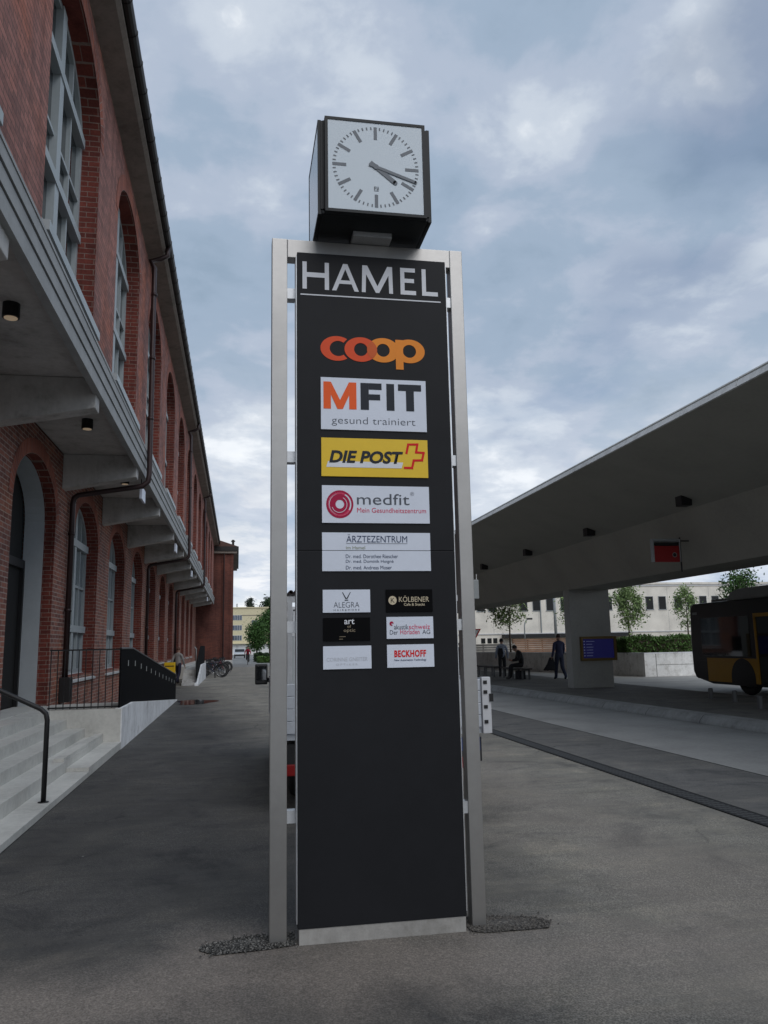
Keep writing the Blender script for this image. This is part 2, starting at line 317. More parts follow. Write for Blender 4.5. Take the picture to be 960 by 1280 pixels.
WIN_BLUE = glass_mat('far_window_glass', (.07, .09, .12), .08)
DGLASS = glass_mat('dark_window_glass', (.009, .010, .010), .15)
DGLASS.node_tree.nodes['Principled BSDF'].inputs['Specular IOR Level'].default_value = .3
WOOD = mat('fence_boards', (.34, .20, .13), .8, 0, .2, 3.)
WOOD_G = mat('fence_boards_grey', (.36, .34, .31), .8, 0, .18, 3.)
BARK = mat('bark', (.07, .052, .038), .9, 0, .25, 8., 30, .5)
BENCH = mat('bench_wood', (.045, .04, .036), .6, 0, .15)
YELLOW = mat('post_yellow', (.72, .45, .004), .4, 0, .05)
SKIN = mat('skin', (.42, .25, .18), .55, 0, .06)
def leaf_mat(name, c):
    m, nt, b = new_mat(name)
    oi = nt.nodes.new('ShaderNodeNewGeometry')
    rnd = oi.outputs['Random Per Island']
    col = ramp(nt, rnd, [(0, tuple(x*.55 for x in c)), (.5, c), (1, tuple(min(1, x*1.55) for x in c))])
    nt.links.new(col, b.inputs['Base Color']); b.inputs['Roughness'].default_value = .6
    b.inputs['Specular IOR Level'].default_value = .3
    return m
LEAF_Y = leaf_mat('leaf_young', (.19, .27, .10))
LEAF_G = leaf_mat('leaf_green', (.045, .10, .022))
LEAF_D = leaf_mat('leaf_dark', (.028, .055, .02))
LEAF_H = leaf_mat('leaf_hedge', (.075, .145, .035))
LEAF_C = leaf_mat('needle_green', (.035, .05, .032))

# ------------------------------------------------------------------ mesh helpers
def offs(o):
    v = Vector((0, 0, 0))
    while o is not None: v += o.location; o = o.parent
    return v
class MB:
    def __init__(s): s.v = []; s.f = []; s.m = []
    def add(s, vs, fs, m=0):
        k = len(s.v); s.v += [tuple(v) for v in vs]
        for f in fs: s.f.append([i+k for i in f]); s.m.append(m)
        return s
    def box(s, x0, x1, y0, y1, z0, z1, m=0):
        x0, x1 = min(x0, x1), max(x0, x1); y0, y1 = min(y0, y1), max(y0, y1); z0, z1 = min(z0, z1), max(z0, z1)
        vs = [(x, y, z) for z in (z0, z1) for y in (y0, y1) for x in (x0, x1)]
        return s.add(vs, [(0, 2, 3, 1), (4, 5, 7, 6), (0, 1, 5, 4), (2, 6, 7, 3), (0, 4, 6, 2), (1, 3, 7, 5)], m)
    def prism(s, poly, ax, a0, a1, m=0):
        """closed polygon extruded along axis ax (0,1,2); poly gives the two other coordinates in xyz order"""
        def P(p, a):
            q = [p[0], p[1]]; q.insert(ax, a); return tuple(q)
        n = len(poly); vs = [P(p, a0) for p in poly]+[P(p, a1) for p in poly]
        fs = [list(range(n))[::-1], list(range(n, 2*n))]+[(i, (i+1) % n, n+(i+1) % n, n+i) for i in range(n)]
        return s.add(vs, fs, m)
    def tube(s, pts, r, n=8, m=0, cap=True):
        pts = [Vector(p) for p in pts]; rr = r if isinstance(r, (list, tuple)) else [r]*len(pts)
        vs = []; t0 = None; side = None
        for i, p in enumerate(pts):
            t = ((pts[min(i+1, len(pts)-1)]-p).normalized()+(p-pts[max(i-1, 0)]).normalized())
            t = t.normalized() if t.length > 1e-6 else (pts[-1]-pts[0]).normalized()
            if side is None:
                side = t.orthogonal().normalized()
            else:
                side = (side-t*side.dot(t)); side = side.normalized() if side.length > 1e-6 else t.orthogonal().normalized()
            up = t.cross(side)
            for k in range(n):
                a = 2*math.pi*k/n; vs.append(p+(side*math.cos(a)+up*math.sin(a))*rr[i])
        fs = []
        for i in range(len(pts)-1):
            for k in range(n): fs.append((i*n+k, i*n+(k+1) % n, (i+1)*n+(k+1) % n, (i+1)*n+k))
        if cap: fs.append(list(range(n))[::-1]); fs.append([(len(pts)-1)*n+k for k in range(n)])
        return s.add(vs, fs, m)
    def ring(s, c, nrm, R0, r, N=28, n=6, m=0):
        c = Vector(c); nrm = Vector(nrm).normalized(); a = nrm.orthogonal().normalized(); b = nrm.cross(a)
        vs = []; fs = []
        for i in range(N):
            t = 2*math.pi*i/N; d = a*math.cos(t)+b*math.sin(t)
            for k in range(n):
                u = 2*math.pi*k/n; vs.append(c+d*(R0+r*math.cos(u))+nrm*r*math.sin(u))
        for i in range(N):
            for k in range(n): fs.append((i*n+k, ((i+1) % N)*n+k, ((i+1) % N)*n+(k+1) % n, i*n+(k+1) % n))
        return s.add(vs, fs, m)
    def flat(s, poly, y, m=0):
        """polygon in the XZ plane facing -Y"""
        a = sum(poly[i][0]*poly[(i+1) % len(poly)][1]-poly[(i+1) % len(poly)][0]*poly[i][1] for i in range(len(poly)))
        if a < 0: poly = poly[::-1]
        return s.add([(p[0], y, p[1]) for p in poly], [list(range(len(poly)))], m)
    def annulus(s, cx, cz, rx, rz, hx, hz, y, a0=0, a1=360, n=40, m=0, hcx=None, hcz=None):
        hcx = cx if hcx is None else hcx; hcz = cz if hcz is None else hcz
        vs = []; fs = []
        for i in range(n+1):
            t = R(a0+(a1-a0)*i/n); vs.append((cx+rx*math.cos(t), y, cz+rz*math.sin(t))); vs.append((hcx+hx*math.cos(t), y, hcz+hz*math.sin(t)))
        for i in range(n): fs.append((2*i, 2*i+2, 2*i+3, 2*i+1))
        return s.add(vs, [f[::-1] for f in fs], m)
    def build(s, name, mats, parent=None, smooth=False, bevel=0, local=False, fix=False):
        me = bpy.data.meshes.new(name)
        o = Vector((0, 0, 0)) if (local or parent is None) else offs(parent)
        me.from_pydata([tuple(Vector(v)-o) for v in s.v], [], s.f)
        if not isinstance(mats, (list, tuple)): mats = [mats]
        for m_ in mats: me.materials.append(m_)
        me.polygons.foreach_set('material_index', s.m)
        if fix or bevel:
            bm = bmesh.new(); bm.from_mesh(me)
            if fix: bmesh.ops.remove_doubles(bm, verts=bm.verts, dist=1e-5); bmesh.ops.recalc_face_normals(bm, faces=bm.faces)
            if bevel:
                es = [e for e in bm.edges if len(e.link_faces) == 2 and e.calc_face_angle(0) > .5]
                bmesh.ops.bevel(bm, geom=es, offset=bevel, segments=2, affect='EDGES', profile=.6, clamp_overlap=True)
            bm.to_mesh(me); bm.free()
        if smooth: me.polygons.foreach_set('use_smooth', [True]*len(me.polygons))
        me.update()
        ob = bpy.data.objects.new(name, me); COL.objects.link(ob)
        if parent is not None: ob.parent = parent
        return ob
def tag(o, label=None, cat=None, group=None, kind=None):
    if label: o['label'] = label
    if cat: o['category'] = cat
    if group: o['group'] = group
    if kind: o['kind'] = kind
    return o
def empty(name, loc, label, cat, group=None, rz=0):
    o = bpy.data.objects.new(name, None); COL.objects.link(o); o.location = loc; o.rotation_euler = (0, 0, rz)
    o.empty_display_size = .2
    return tag(o, label, cat, group)
def copy_tree(o, parent=None):
    c = o.copy(); COL.objects.link(c)
    if parent is not None: c.parent = parent
    for ch in list(o.children): copy_tree(ch, c)
    return c
def copy_part(o, parent, dy):
    c = copy_tree(o, parent); c.location = o.location+Vector((0, dy, 0)); return c
def text(s, m, parent, x0, x1, z0, z1, y, bold=0., shear=0., name='lettering', sp=1.):
    cu = bpy.data.curves.new('t', 'FONT'); cu.body = s; cu.size = 1; cu.offset = bold; cu.shear = shear; cu.resolution_u = 4; cu.space_character = sp
    tmp = bpy.data.objects.new('t', cu); COL.objects.link(tmp)
    dg = bpy.context.evaluated_depsgraph_get(); me = bpy.data.meshes.new_from_object(tmp.evaluated_get(dg))
    bpy.data.objects.remove(tmp)
    xs = [v.co.x for v in me.vertices]; ys = [v.co.y for v in me.vertices]
    ax, bx, ay, by = min(xs), max(xs), min(ys), max(ys)
    o = offs(parent)
    for v in me.vertices:
        v.co = Vector((x0+(v.co.x-ax)/(bx-ax)*(x1-x0), y, z0+(v.co.y-ay)/(by-ay)*(z1-z0)))-o
    me.name = name; me.materials.clear(); me.materials.append(m)
    ob = bpy.data.objects.new(name, me); COL.objects.link(ob); ob.parent = parent
    return ob

# ------------------------------------------------------------------ ground
def sheet(name, poly, z, m, kind='structure'):
    b = MB(); b.add([(x, y, z) for x, y in poly], [list(range(len(poly)))]); o = b.build(name, m); tag(o, kind=kind); return o
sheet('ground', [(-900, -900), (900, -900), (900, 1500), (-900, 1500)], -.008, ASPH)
def kx(y): return 8.94-.034*(y-12.7)          # foot of the platform kerb
ys = [-12, 0, 8, 14, 20, 26, 32, 40, 48, 56]
sheet('dark_lane', [(4.78, -12), (6.2, -12), (6.2, 70), (4.78, 70)], -.004, ASPH_DARK)
sheet('bus_road', [(6.2, -12)]+[(kx(y)+.1, y) for y in ys]+[(kx(56)+.1, 70), (6.2, 70)], -.004, ROAD)
sheet('far_road', [(12.7, -12), (60, -12), (60, 70), (12.7, 70)], -.002, ROAD)
sheet('far_forecourt', [(-3.3, 70), (6.2, 70), (12, 74), (40, 180), (-40, 180), (-3.3, 84)], -.003, PALE)
b = MB(); b.box(6.19, 6.205, -12, 70, -.02, -.001)
b.build('lane_joint', DARK); tag(bpy.data.objects['lane_joint'], kind='structure')

m, nt, bs = new_mat('drain_grate')
g = nt.nodes.new('ShaderNodeNewGeometry'); sp = nt.nodes.new('ShaderNodeSeparateXYZ'); nt.links.new(g.outputs['Position'], sp.inputs[0])
wv = nmath(nt, 'FRACT', nmath(nt, 'MULTIPLY', sp.outputs['Y'], 11))
wx_ = nmath(nt, 'FRACT', nmath(nt, 'MULTIPLY', sp.outputs['X'], 21))
wv = nmath(nt, 'MINIMUM', wv, nmath(nt, 'ADD', wx_, .15))
nt.links.new(ramp(nt, wv, [(.3, (.07, .07, .07)), (.42, (.006, .006, .006))]), bs.inputs['Base Color']); bs.inputs['Roughness'].default_value = .7
drain = empty('drain_channel', (4.68, 20, 0), 'long dark slotted drain channel running along the edge of the dark lane', 'drain')
d = MB(); d.box(4.58, 4.77, -12, 62, -.03, .001); d.build('grate', m, drain)
d = MB(); d.box(4.55, 4.58, -12, 62, -.03, .003); d.build('rim', DARK, drain)
d = MB(); d.box(4.77, 4.80, -12, 62, -.03, .003); d.build('rim', DARK, drain)

# platform under the canopy
pl = MB()
prof = [(0, 0), (.02, .05), (.10, .14), (.16, .16), (.42, .16)]
for j in range(len(ys)-1):
    for k in range(len(prof)-1):
        a, c = prof[k], prof[k+1]
        pl.add([(kx(ys[j])+a[0], ys[j], a[1]), (kx(ys[j])+c[0], ys[j], c[1]), (kx(ys[j+1])+c[0], ys[j+1], c[1]), (kx(ys[j+1])+a[0], ys[j+1], a[1])], [(0, 1, 2, 3)])
# kerb-stone joints cut as dark slots
for q in range(-4, 28):
    y = q*2.0+.7
    for k in range(len(prof)-1):
        a, c = prof[k], prof[k+1]
        pl.add([(kx(y)+a[0]-.003, y, a[1]+.003), (kx(y)+c[0]-.003, y, c[1]+.003), (kx(y)+c[0]-.003, y+.014, c[1]+.003), (kx(y)+a[0]-.003, y+.014, a[1]+.003)], [(0, 1, 2, 3)], 1)
tag(pl.build('platform_kerb', [CONC_KERB, DARK]), kind='structure')
pp = [(kx(y)+.42, y) for y in ys]+[(12.95, 56), (12.95, -12)]
b = MB(); b.prism(pp, 2, 0, .155); tag(b.build('platform', PLAT, fix=True), kind='structure')

# ------------------------------------------------------------------ long brick building on the left
P = 4.63; YC0 = 9.37; HW = 1.45; RISE = .9; XU = -1.98; XL = -3.33; NB = 12
UZ = dict(sill=5.9, spring=8.63); LZ = dict(sill=1.12, spring=3.97)
bld = empty('brick_building', (-3.33, 30, 0), 'long red brick building with two rows of round arched windows and a projecting concrete gallery', 'building')
def ell(n=20): return [(HW*math.cos(math.pi*(1-i/n)), RISE*math.sin(math.pi*(1-i/n))) for i in range(n+1)]
def arch_wall(X, y0, y1, z0, z1, bays, depth, name, mt):
    b = MB(); y = y0
    def q(ya, yb, za, zb): b.add([(X, ya, za), (X, yb, za), (X, yb, zb), (X, ya, zb)], [(0, 1, 2, 3)])
    E_ = ell()
    for yc, sill, spring in bays:
        q(y, yc-HW, z0, z1)
        if sill > z0: q(yc-HW, yc+HW, z0, sill)
        for i in range(len(E_)-1):
            a, c = E_[i], E_[i+1]
            b.add([(X, yc+a[0], spring+a[1]), (X, yc+c[0], spring+c[1]), (X, yc+c[0], z1), (X, yc+a[0], z1)], [(0, 1, 2, 3)])
            b.add([(X, yc+a[0], spring+a[1]), (X-depth, yc+a[0], spring+a[1]), (X-depth, yc+c[0], spring+c[1]), (X, yc+c[0], spring+c[1])], [(0, 1, 2, 3)], 1)
        for s_ in (-1, 1):
            yj = yc+s_*HW
            f = [(X, yj, sill), (X, yj, spring), (X-depth, yj, spring), (X-depth, yj, sill)]
            b.add(f, [(0, 1, 2, 3)] if s_ < 0 else [(3, 2, 1, 0)], 1)
        b.add([(X, yc-HW, sill), (X, yc+HW, sill), (X-depth, yc+HW, sill), (X-depth, yc-HW, sill)], [(0, 1, 2, 3)], 1)
        y = yc+HW
    q(y, y1, z0, z1)
    # core behind so that no light leaks through
    b.box(X-depth-.45, X-depth-.30, y0, y1, max(z0, 5.51) if z1 > 6 else z0, z1)
    return b.build(name, mt, bld)
BAYS = [YC0+P*k for k in range(-1, NB)]
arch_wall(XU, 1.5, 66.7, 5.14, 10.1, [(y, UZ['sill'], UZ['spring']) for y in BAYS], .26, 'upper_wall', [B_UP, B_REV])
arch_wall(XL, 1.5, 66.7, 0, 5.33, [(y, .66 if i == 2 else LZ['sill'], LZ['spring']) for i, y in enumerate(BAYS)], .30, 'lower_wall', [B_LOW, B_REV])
def arch_ring(X, yc, spring, w=.25):
    E_ = ell(24); vs = []; fs = []; uv = []; L = 0
    for i, (a, c) in enumerate(E_):
        nx, nz = a/HW**2, c/RISE**2; l = math.hypot(nx, nz) or 1
        if i: L += math.hypot(a-E_[i-1][0], c-E_[i-1][1])
        vs += [(X+.006, yc+a, spring+c), (X+.006, yc+a+nx/l*w, spring+c+nz/l*w)]; uv += [(L, 0), (L, .255)]
    n = len(E_)
    for i in range(n-1): fs.append((2*i, 2*i+2, 2*i+3, 2*i+1))
    # thin edge back into the wall
    b = MB(); b.add(vs, [f[::-1] for f in fs]); 
    ob = b.build('brick_arch', B_ARCH, bld)
    ul = ob.data.uv_layers.new(name='UVMap')
    for lp in ob.data.loops: ul.data[lp.index].uv = uv[lp.vertex_index]
    return ob
ring_u = arch_ring(XU, YC0, UZ['spring']); ring_l = arch_ring(XL, YC0, LZ['spring'])
def arch_window(X, yc, sill, spring, bars, mull, glassm, depth=.12):
    E_ = ell(20); fr = MB()
    t = .09
    # outer frame following the opening
    inner = [(a*(HW-t)/HW, c*(RISE-t)/RISE) for a, c in E_]
    for i in range(len(E_)-1):
        a, c, d_, e_ = E_[i], E_[i+1], inner[i+1], inner[i]
        quad = [(yc+a[0], spring+a[1]), (yc+c[0], spring+c[1]), (yc+d_[0], spring+d_[1]), (yc+e_[0], spring+e_[1])]
        fr.prism(quad, 0, X-depth, X)
    fr.box(X-depth, X, yc-HW, yc-HW+t, sill, spring); fr.box(X-depth, X, yc+HW-t, yc+HW, sill, spring)
    fr.box(X-depth, X+.003, yc-HW+t, yc+HW-t, sill, sill+.1)
    for dy, w, proud in mull:
        top = spring+RISE*math.sqrt(max(0, 1-(dy/HW)**2))-.04
        fr.box(X-depth+.01, X+proud, yc+dy-w/2, yc+dy+w/2, sill+.1, top)
    for z, h, proud in bars:
        hw = HW-.05 if z <= spring else HW*math.sqrt(max(0, 1-((z-spring)/RISE)**2))-.05
        fr.box(X-depth+.02, X+proud, yc-hw, yc+hw, z-h/2, z+h/2)
    f = fr.build('window', FRAME, bld)
    g_ = MB(); pts = [(yc-HW+.03, sill+.02), (yc+HW-.03, sill+.02)]+[(yc+a[0]*.98, spring+a[1]*.98) for a in E_[::-1]]
    g_.prism(pts, 0, X-.075, X-.06); g_.build('pane', glassm, f)
    return f
MULU = [(0, .2, .03), (-.74, .05, -.005), (.74, .05, -.005)]
wu = arch_window(XU-.24, YC0, UZ['sill'], UZ['spring'], [(8.60, .13, .045), (7.74, .045, -.01), (7.17, .12, .045), (6.45, .045, -.01)], MULU, GLASS)
sl = MB(); sl.box(XU-.25, XU+.09, YC0-HW-.05, YC0+HW+.05, 5.77, 5.88); sl.box(XU-.005, XU+.04, YC0-HW-.05, YC0+HW+.05, 5.66, 5.765, 1); sl.build('window_sill', [FRAME, PIPE], wu)
wl = arch_window(XL-.26, YC0, LZ['sill'], LZ['spring'], [(3.98, .16, .05), (3.05, .05, -.01), (2.1, .15, .05)], MULU, GLASS_L)
sl = MB(); sl.prism([(XL-.27, 1.14), (XL-.27, 1.05), (XL+.06, .98), (XL+.06, 1.02)], 1, YC0-HW+.003, YC0+HW-.003); 
sl.build('window_sill', CONC, wl)
for i, y in enumerate(BAYS):
    dy = y-YC0
    if abs(dy) < 1e-6: continue
    copy_part(ring_u, bld, dy); copy_part(ring_l, bld, dy); copy_part(wu, bld, dy)
    if i != 2: copy_part(wl, bld, dy)
# entrance (bay two)
ye = YC0+P
dl = MB(); E_ = ell(20); X0, X1 = XL-.19, XL-.53
for i in range(len(E_)-1):
    a, c = E_[i], E_[i+1]; k = .985
    dl.add([(X0, ye+a[0]*k, LZ['spring']+a[1]*k), (X1, ye+a[0]*k, LZ['spring']+a[1]*k), (X1, ye+c[0]*k, LZ['spring']+c[1]*k), (X0, ye+c[0]*k, LZ['spring']+c[1]*k)], [(0, 1, 2, 3)])
for s_ in (-1, 1): dl.box(X0, X1, ye+s_*HW*.985, ye+s_*(HW*.985+.05), .66, LZ['spring'])
ent = dl.build('entrance', LINING, bld)
b = MB(); b.box(X1, XL+.002, ye-HW+.002, ye+HW-.002, .5, .668); b.build('threshold', CONC_STEP, ent)
dd = MB(); 
pts = [(ye-HW*.98, .66), (ye+HW*.98, .66)]+[(ye+a[0]*.98, LZ['spring']+a[1]*.98) for a in E_[::-1]]
dd.prism(pts, 0, X1-.04, X1-.02); dd.build('glass_door', DARK, ent)
dd = MB()
for dy in (-1.38, 0, 1.38): dd.box(X1-.015, X1+.05, ye+dy-.04, ye+dy+.04, .66, 3.2)
dd.box(X1-.015, X1+.045, ye-HW, ye+HW, 3.1, 3.25); dd.build('door_frame', BLACK, ent)
# gallery: soffit slab, three-step fascia, beams
s = MB(); s.box(XL+.002, XU+.02, 1.5, 66.6, 5.36, 5.5); s.build('soffit_slab', CONC_SOFF, bld)
f = MB(); f.box(XU-.02, -1.905, 1.5, 66.5, 5.12, 5.30); f.box(XU-.02, -1.888, 1.5, 66.5, 5.312, 5.46); f.box(XU-.02, -1.870, 1.5, 66.5, 5.472, 5.60); f.box(XU-.02, -1.93, 1.5, 66.5, 5.13, 5.59, 1)
f.box(XU+.001, -1.86, 1.5, 66.5, 5.602, 5.64)
f.build('gallery_fascia', [FASCIA, DARK], bld)
bm_ = MB(); y0 = 6.72; bm_.prism([(XL+.002, 5.355), (XL+.002, 4.68), (-1.97, 4.93), (-1.965, 5.30), (-2.0, 5.355)], 1, y0-.15, y0+.15)
beam = bm_.build('bracket_beam', CONC_BEAM, bld, bevel=.012)
for k in range(1, 13): copy_part(beam, bld, P*k)
lp = MB(); lp.tube([(-2.46, 8.8, 5.36), (-2.46, 8.8, 5.20)], .09, 20); lamp = lp.build('ceiling_lamp', BLACK, bld)
lg = MB(); lg.tube([(-2.46, 8.8, 5.199), (-2.46, 8.8, 5.192)], .07, 20); lg.build('lamp_glass', LAMP_LIT, lamp)
for k in range(1, 12): copy_part(lamp, bld, 4.55*k)
# cornice, gutter, roof
c = MB(); c.prism([(XU-.05, 9.92), (-1.66, 9.98), (-1.60, 10.02), (-1.60, 10.22), (XU-.05, 10.3)], 1, 1.5, 66.8); c.build('cornice', CORNICE, bld)
gt = MB()
gt.tube([(-1.555, 1.5, 10.16), (-1.555, 66.9, 10.16)], .085, 12)
for k in range(110): gt.tube([(-1.555, 2+k*.6, 10.16), (-1.555, 2.02+k*.6, 10.16)], .093, 12)
gt.build('gutter', GUTTER, bld)
rf = MB(); rf.prism([(-1.55, 10.24), (-8, 13.2), (-14.5, 10.24)], 1, 1.5, 67); rf.build('roof', ROOFING, bld)
bk = MB(); bk.box(-14, XU-.72, 1.5, 66.6, 5.5, 10.2); bk.box(-14, XL-1.2, 1.5, 66.6, 0, 5.499); bk.build('rear_body', B_UP, bld)
def downpipe(y):
    d = MB(); x = XU+.10
    pts = [(-1.555, y, 10.1), (-1.56, y, 9.9), (-1.70, y, 9.82), (x-.02, y, 9.76), (x, y, 9.6), (x, y, 5.15), (x-.02, y, 5.02), (x-.12, y, 4.93), (XL+.18, y, 4.68), (XL+.1, y, 4.62), (XL+.08, y, 4.5), (XL+.08, y, 1.1)]
    # front of the gallery edge
    pts[4:8] = [(-1.82, y, 9.6), (-1.80, y, 5.15), (-1.82, y, 4.98), (-1.93, y, 4.88)]
    d.tube(pts, .055, 10)
    for z in (9.0, 7.6, 6.3): d.tube([(-1.81, y, z-.03), (-1.81, y, z+.03)], .066, 10)
    for z in (3.9, 2.4): d.tube([(XL+.08, y, z-.03), (XL+.08, y, z+.03)], .066, 10)
    o = d.build('downpipe', PIPE, bld, smooth=True)
    s_ = MB(); s_.box(XL+.002, XL+.2, y-.14, y+.14, .66, 1.12); s_.build('pipe_shoe', BLACK, o, bevel=.01)
for y in (16.5, 16.5+3*P, 16.5+6*P): downpipe(y)
for y in (17.0, 26.4, 35.7, 54.5):
    h = MB(); h.box(-2.04, -1.99, y, y+.62, 4.72, 4.98); h.build('hanging_sign', PLATE_W, bld)
    hh = bld.children[-1]
    t_ = MB(); 
    for dy in (.08, .54): t_.box(-2.025, -2.005, y+dy-.01, y+dy+.01, 4.98, 5.36)
    t_.build('hanger', BLACK, hh)
    t_ = MB(); t_.box(-2.05, -2.042, y+.06, y+.3, 4.78, 4.93); t_.build('pictogram', V_GREY, hh)

# taller brick wing at the end of the row
wing = empty('brick_wing', (-1.9, 66.8, 0), 'taller windowless dark red brick wing closing the far end of the long building', 'building')
w = MB(); w.box(-14, -.47, 66.9, 82, .65, 9.5); w.build('wall', B_WING, wing)
w = MB(); w.box(-1.3, -1.0, 66.82, 66.899, .65, 9.4); w.box(-.62, -.40, 66.84, 66.9, .65, 9.4); w.build('pilaster', B_WING, wing)
w = MB(); w.box(-14, -.40, 66.8, 82.1, 0, .65); w.build('plinth', CONC, wing)
w = MB(); w.box(-14.2, .02, 66.55, 82.3, 9.5, 9.85); w.box(-14.2, -.12, 66.65, 82.2, 9.3, 9.499, 1); w.build('eaves', [GUTTER, CORNICE], wing)
w = MB(); w.prism([(.0, 9.85), (-7, 12.2), (-14.2, 9.85)], 1, 66.6, 82.2); w.build('roof', ROOFING, wing)
w = MB(); w.box(-.55, -.35, 67.3, 67.5, 9.85, 10.5); w.box(-.62, -.28, 67.25, 67.55, 10.35, 10.42); w.build('vent_pipe', GUTTER, wing)
w = MB(); w.tube([(-1.15, 66.76, 9.3), (-1.15, 66.76, .7)], .05, 8); w.build('downpipe', PIPE, wing)

# terrace, steps, ramp
b = MB(); b.box(XL+.001, -3.02, -4, 15.8, 0, .655); b.box(-3.02, -1.905, 14.301, 15.8, 0, .655)
b.prism([(15.8, 0), (15.8, .655), (27, .0)], 0, XL+.001, -1.98)
tag(b.build('terrace', CONC_STEP), kind='structure')
b = MB(); b.box(XL+.001, -2.75, 45.5, 66.78, 0, .65); tag(b.build('far_terrace', CONC_STEP), kind='structure')
steps = empty('entrance_steps', (-2.4, 9, 0), 'wide grey concrete steps leading up to the arched entrance of the brick building', 'steps')
st = MB()
trd = [(-1.885, .07), (-2.17, .215), (-2.46, .36), (-2.75, .507), (-3.02, .65)]
for i in range(4): st.box(trd[i+1][0]-.0, trd[i][0], -4, 14.3, 0, trd[i][1]) if i == 0 else st.box(trd[i+1][0], trd[i][0], -4, 14.3, 0, trd[i][1])
st.build('tread', CONC_STEP, steps, bevel=.006)
st = MB(); st.box(-2.168, -1.884, 11.35, 14.298, .072, .118); st.box(-2.30, -2.172, 11.2, 14.298, .217, .262); st.build('raised_tread', CONC_STEP, steps)

ramp_w = empty('ramp_wall', (-1.9, 20, 0), 'pale concrete side wall of the ramp tapering down to the asphalt beside the steps', 'wall')
b = MB(); b.prism([(14.302, -.02), (14.302, .665), (15.8, .665), (27.1, .02), (27.1, -.02)], 0, -2.0, -1.885); b.build('wall', CONC_WHITE, ramp_w, bevel=.005)
b = MB(); b.box(-3.02, -2.001, 14.302, 14.42, 0, .663); b.build('end_wall', CONC_BASE, ramp_w)
bal = empty('ramp_balustrade', (-1.94, 20, .65), 'solid black sheet balustrade sloping down along the ramp wall', 'railing')
b = MB(); b.prism([(14.31, .66), (14.31, 1.635), (15.9, 1.635), (27.0, .80), (27.0, .03), (15.82, .668)], 0, -1.955, -1.93); b.build('sheet', BLACKP, bal)
b = MB()
for k in range(12):
    y = 15.2+k*1.0; zt = 1.635 if y < 15.9 else 1.635-(y-15.9)*.0753
    b.box(-1.929, -1.922, y, y+.05, zt-.30, zt-.20)
b.build('light_slot', GREY_BOX, bal)  # pale boxes stand in for light showing through slots in the sheet
b = MB(); b.tube([(-1.942, 14.31, 1.645), (-1.942, 15.9, 1.645), (-1.942, 27.0, .81)], .02, 8); b.build('top_rail', BLACK, bal)
rail = empty('terrace_railing', (-2.45, 14.36, .66), 'thin black bar railing across the end of the terrace above the steps', 'railing')
b = MB(); b.box(-3.08, -1.935, 14.345, 14.375, 1.62, 1.645); b.build('top_rail', BLACK, rail)
b = MB(); b.box(-3.08, -1.935, 14.345, 14.375, .675, .70); b.build('bottom_rail', BLACK, rail)
b = MB()
for k in range(11): x = -3.06+k*.111; b.box(x-.007, x+.007, 14.353, 14.367, .66, 1.62)
b.build('bars', BLACK, rail)
hr = MB(); hr.tube([(-1.97, 9.2, .07), (-1.97, 9.2, .90), (-1.985, 9.2, .97), (-2.04, 9.2, 1.02), (-3.15, 9.2, 1.56), (-3.22, 9.2, 1.58)], .026, 12); hr.tube([(-1.97, 9.2, .07), (-1.97, 9.2, .078)], .055, 12)
tag(hr.build('handrail', BLACK, smooth=True), 'bent black tubular handrail standing on the bottom step', 'handrail')

# far stairs beside the wall
fs_ = empty('far_steps', (-2.1, 38.5, 0), 'narrow flight of grey steps with a pale wall farther along the brick building', 'steps')
b = MB()
for k in range(5): b.box(-2.42, -1.86, 37.2+k*.35, 46, .13*k, .13*(k+1))
b.build('tread', CONC, fs_)
b = MB(); b.prism([(36.9, -.02), (36.9, .05), (41, .83), (46, .83), (46, -.02)], 0, -1.85, -1.70); b.build('side_wall', CONC_WHITE, fs_)
b = MB(); b.prism([(37.2, .15), (37.2, 1.0), (41, 1.75), (46, 1.75), (46, .84), (41, .84)], 0, -1.80, -1.775); b.build('balustrade', BLACKP, fs_)
b = MB(); b.tube([(-1.92, 39.5, .6), (-1.92, 39.5, 1.6), (-2.0, 39.5, 1.7)], .025, 8); b.build('handrail', GREY_BOX, fs_)
# yellow letter box
yb = empty('letter_box', (-3.0, 38, 0), 'small yellow letter box by the brick wall above the end of the black balustrade', 'letter box')
b = MB(); b.box(-3.24, -2.76, 37.8, 38.2, .35, 1.02); b.build('body', YELLOW, yb, bevel=.03)
b = MB(); b.box(-3.05, -2.95, 37.95, 38.05, 0, .35); b.build('post', GREY_BOX, yb)
b = MB(); b.box(-3.2, -2.8, 37.79, 37.8, .84, .88); b.build('slot', BLACK, yb)

# wet patch
pm, nt, bs = new_mat('puddle_water')
nt.links.new(ramp(nt, noise(nt, 3, 3), [(.3, (.012, .010, .010)), (.7, (.03, .026, .026))]), bs.inputs['Base Color'])
bs.inputs['Roughness'].default_value = .06; bs.inputs['Specular IOR Level'].default_value = .7
pts = []
for k in range(36):
    t = 2*math.pi*k/36; rr = 1+.16*math.sin(3*t+1)+.09*math.sin(5*t+.4)
    pts.append((-1.25+.58*rr*math.cos(t), 25.9+1.15*rr*math.sin(t)))
sheet('puddle', pts, -.0035, pm)

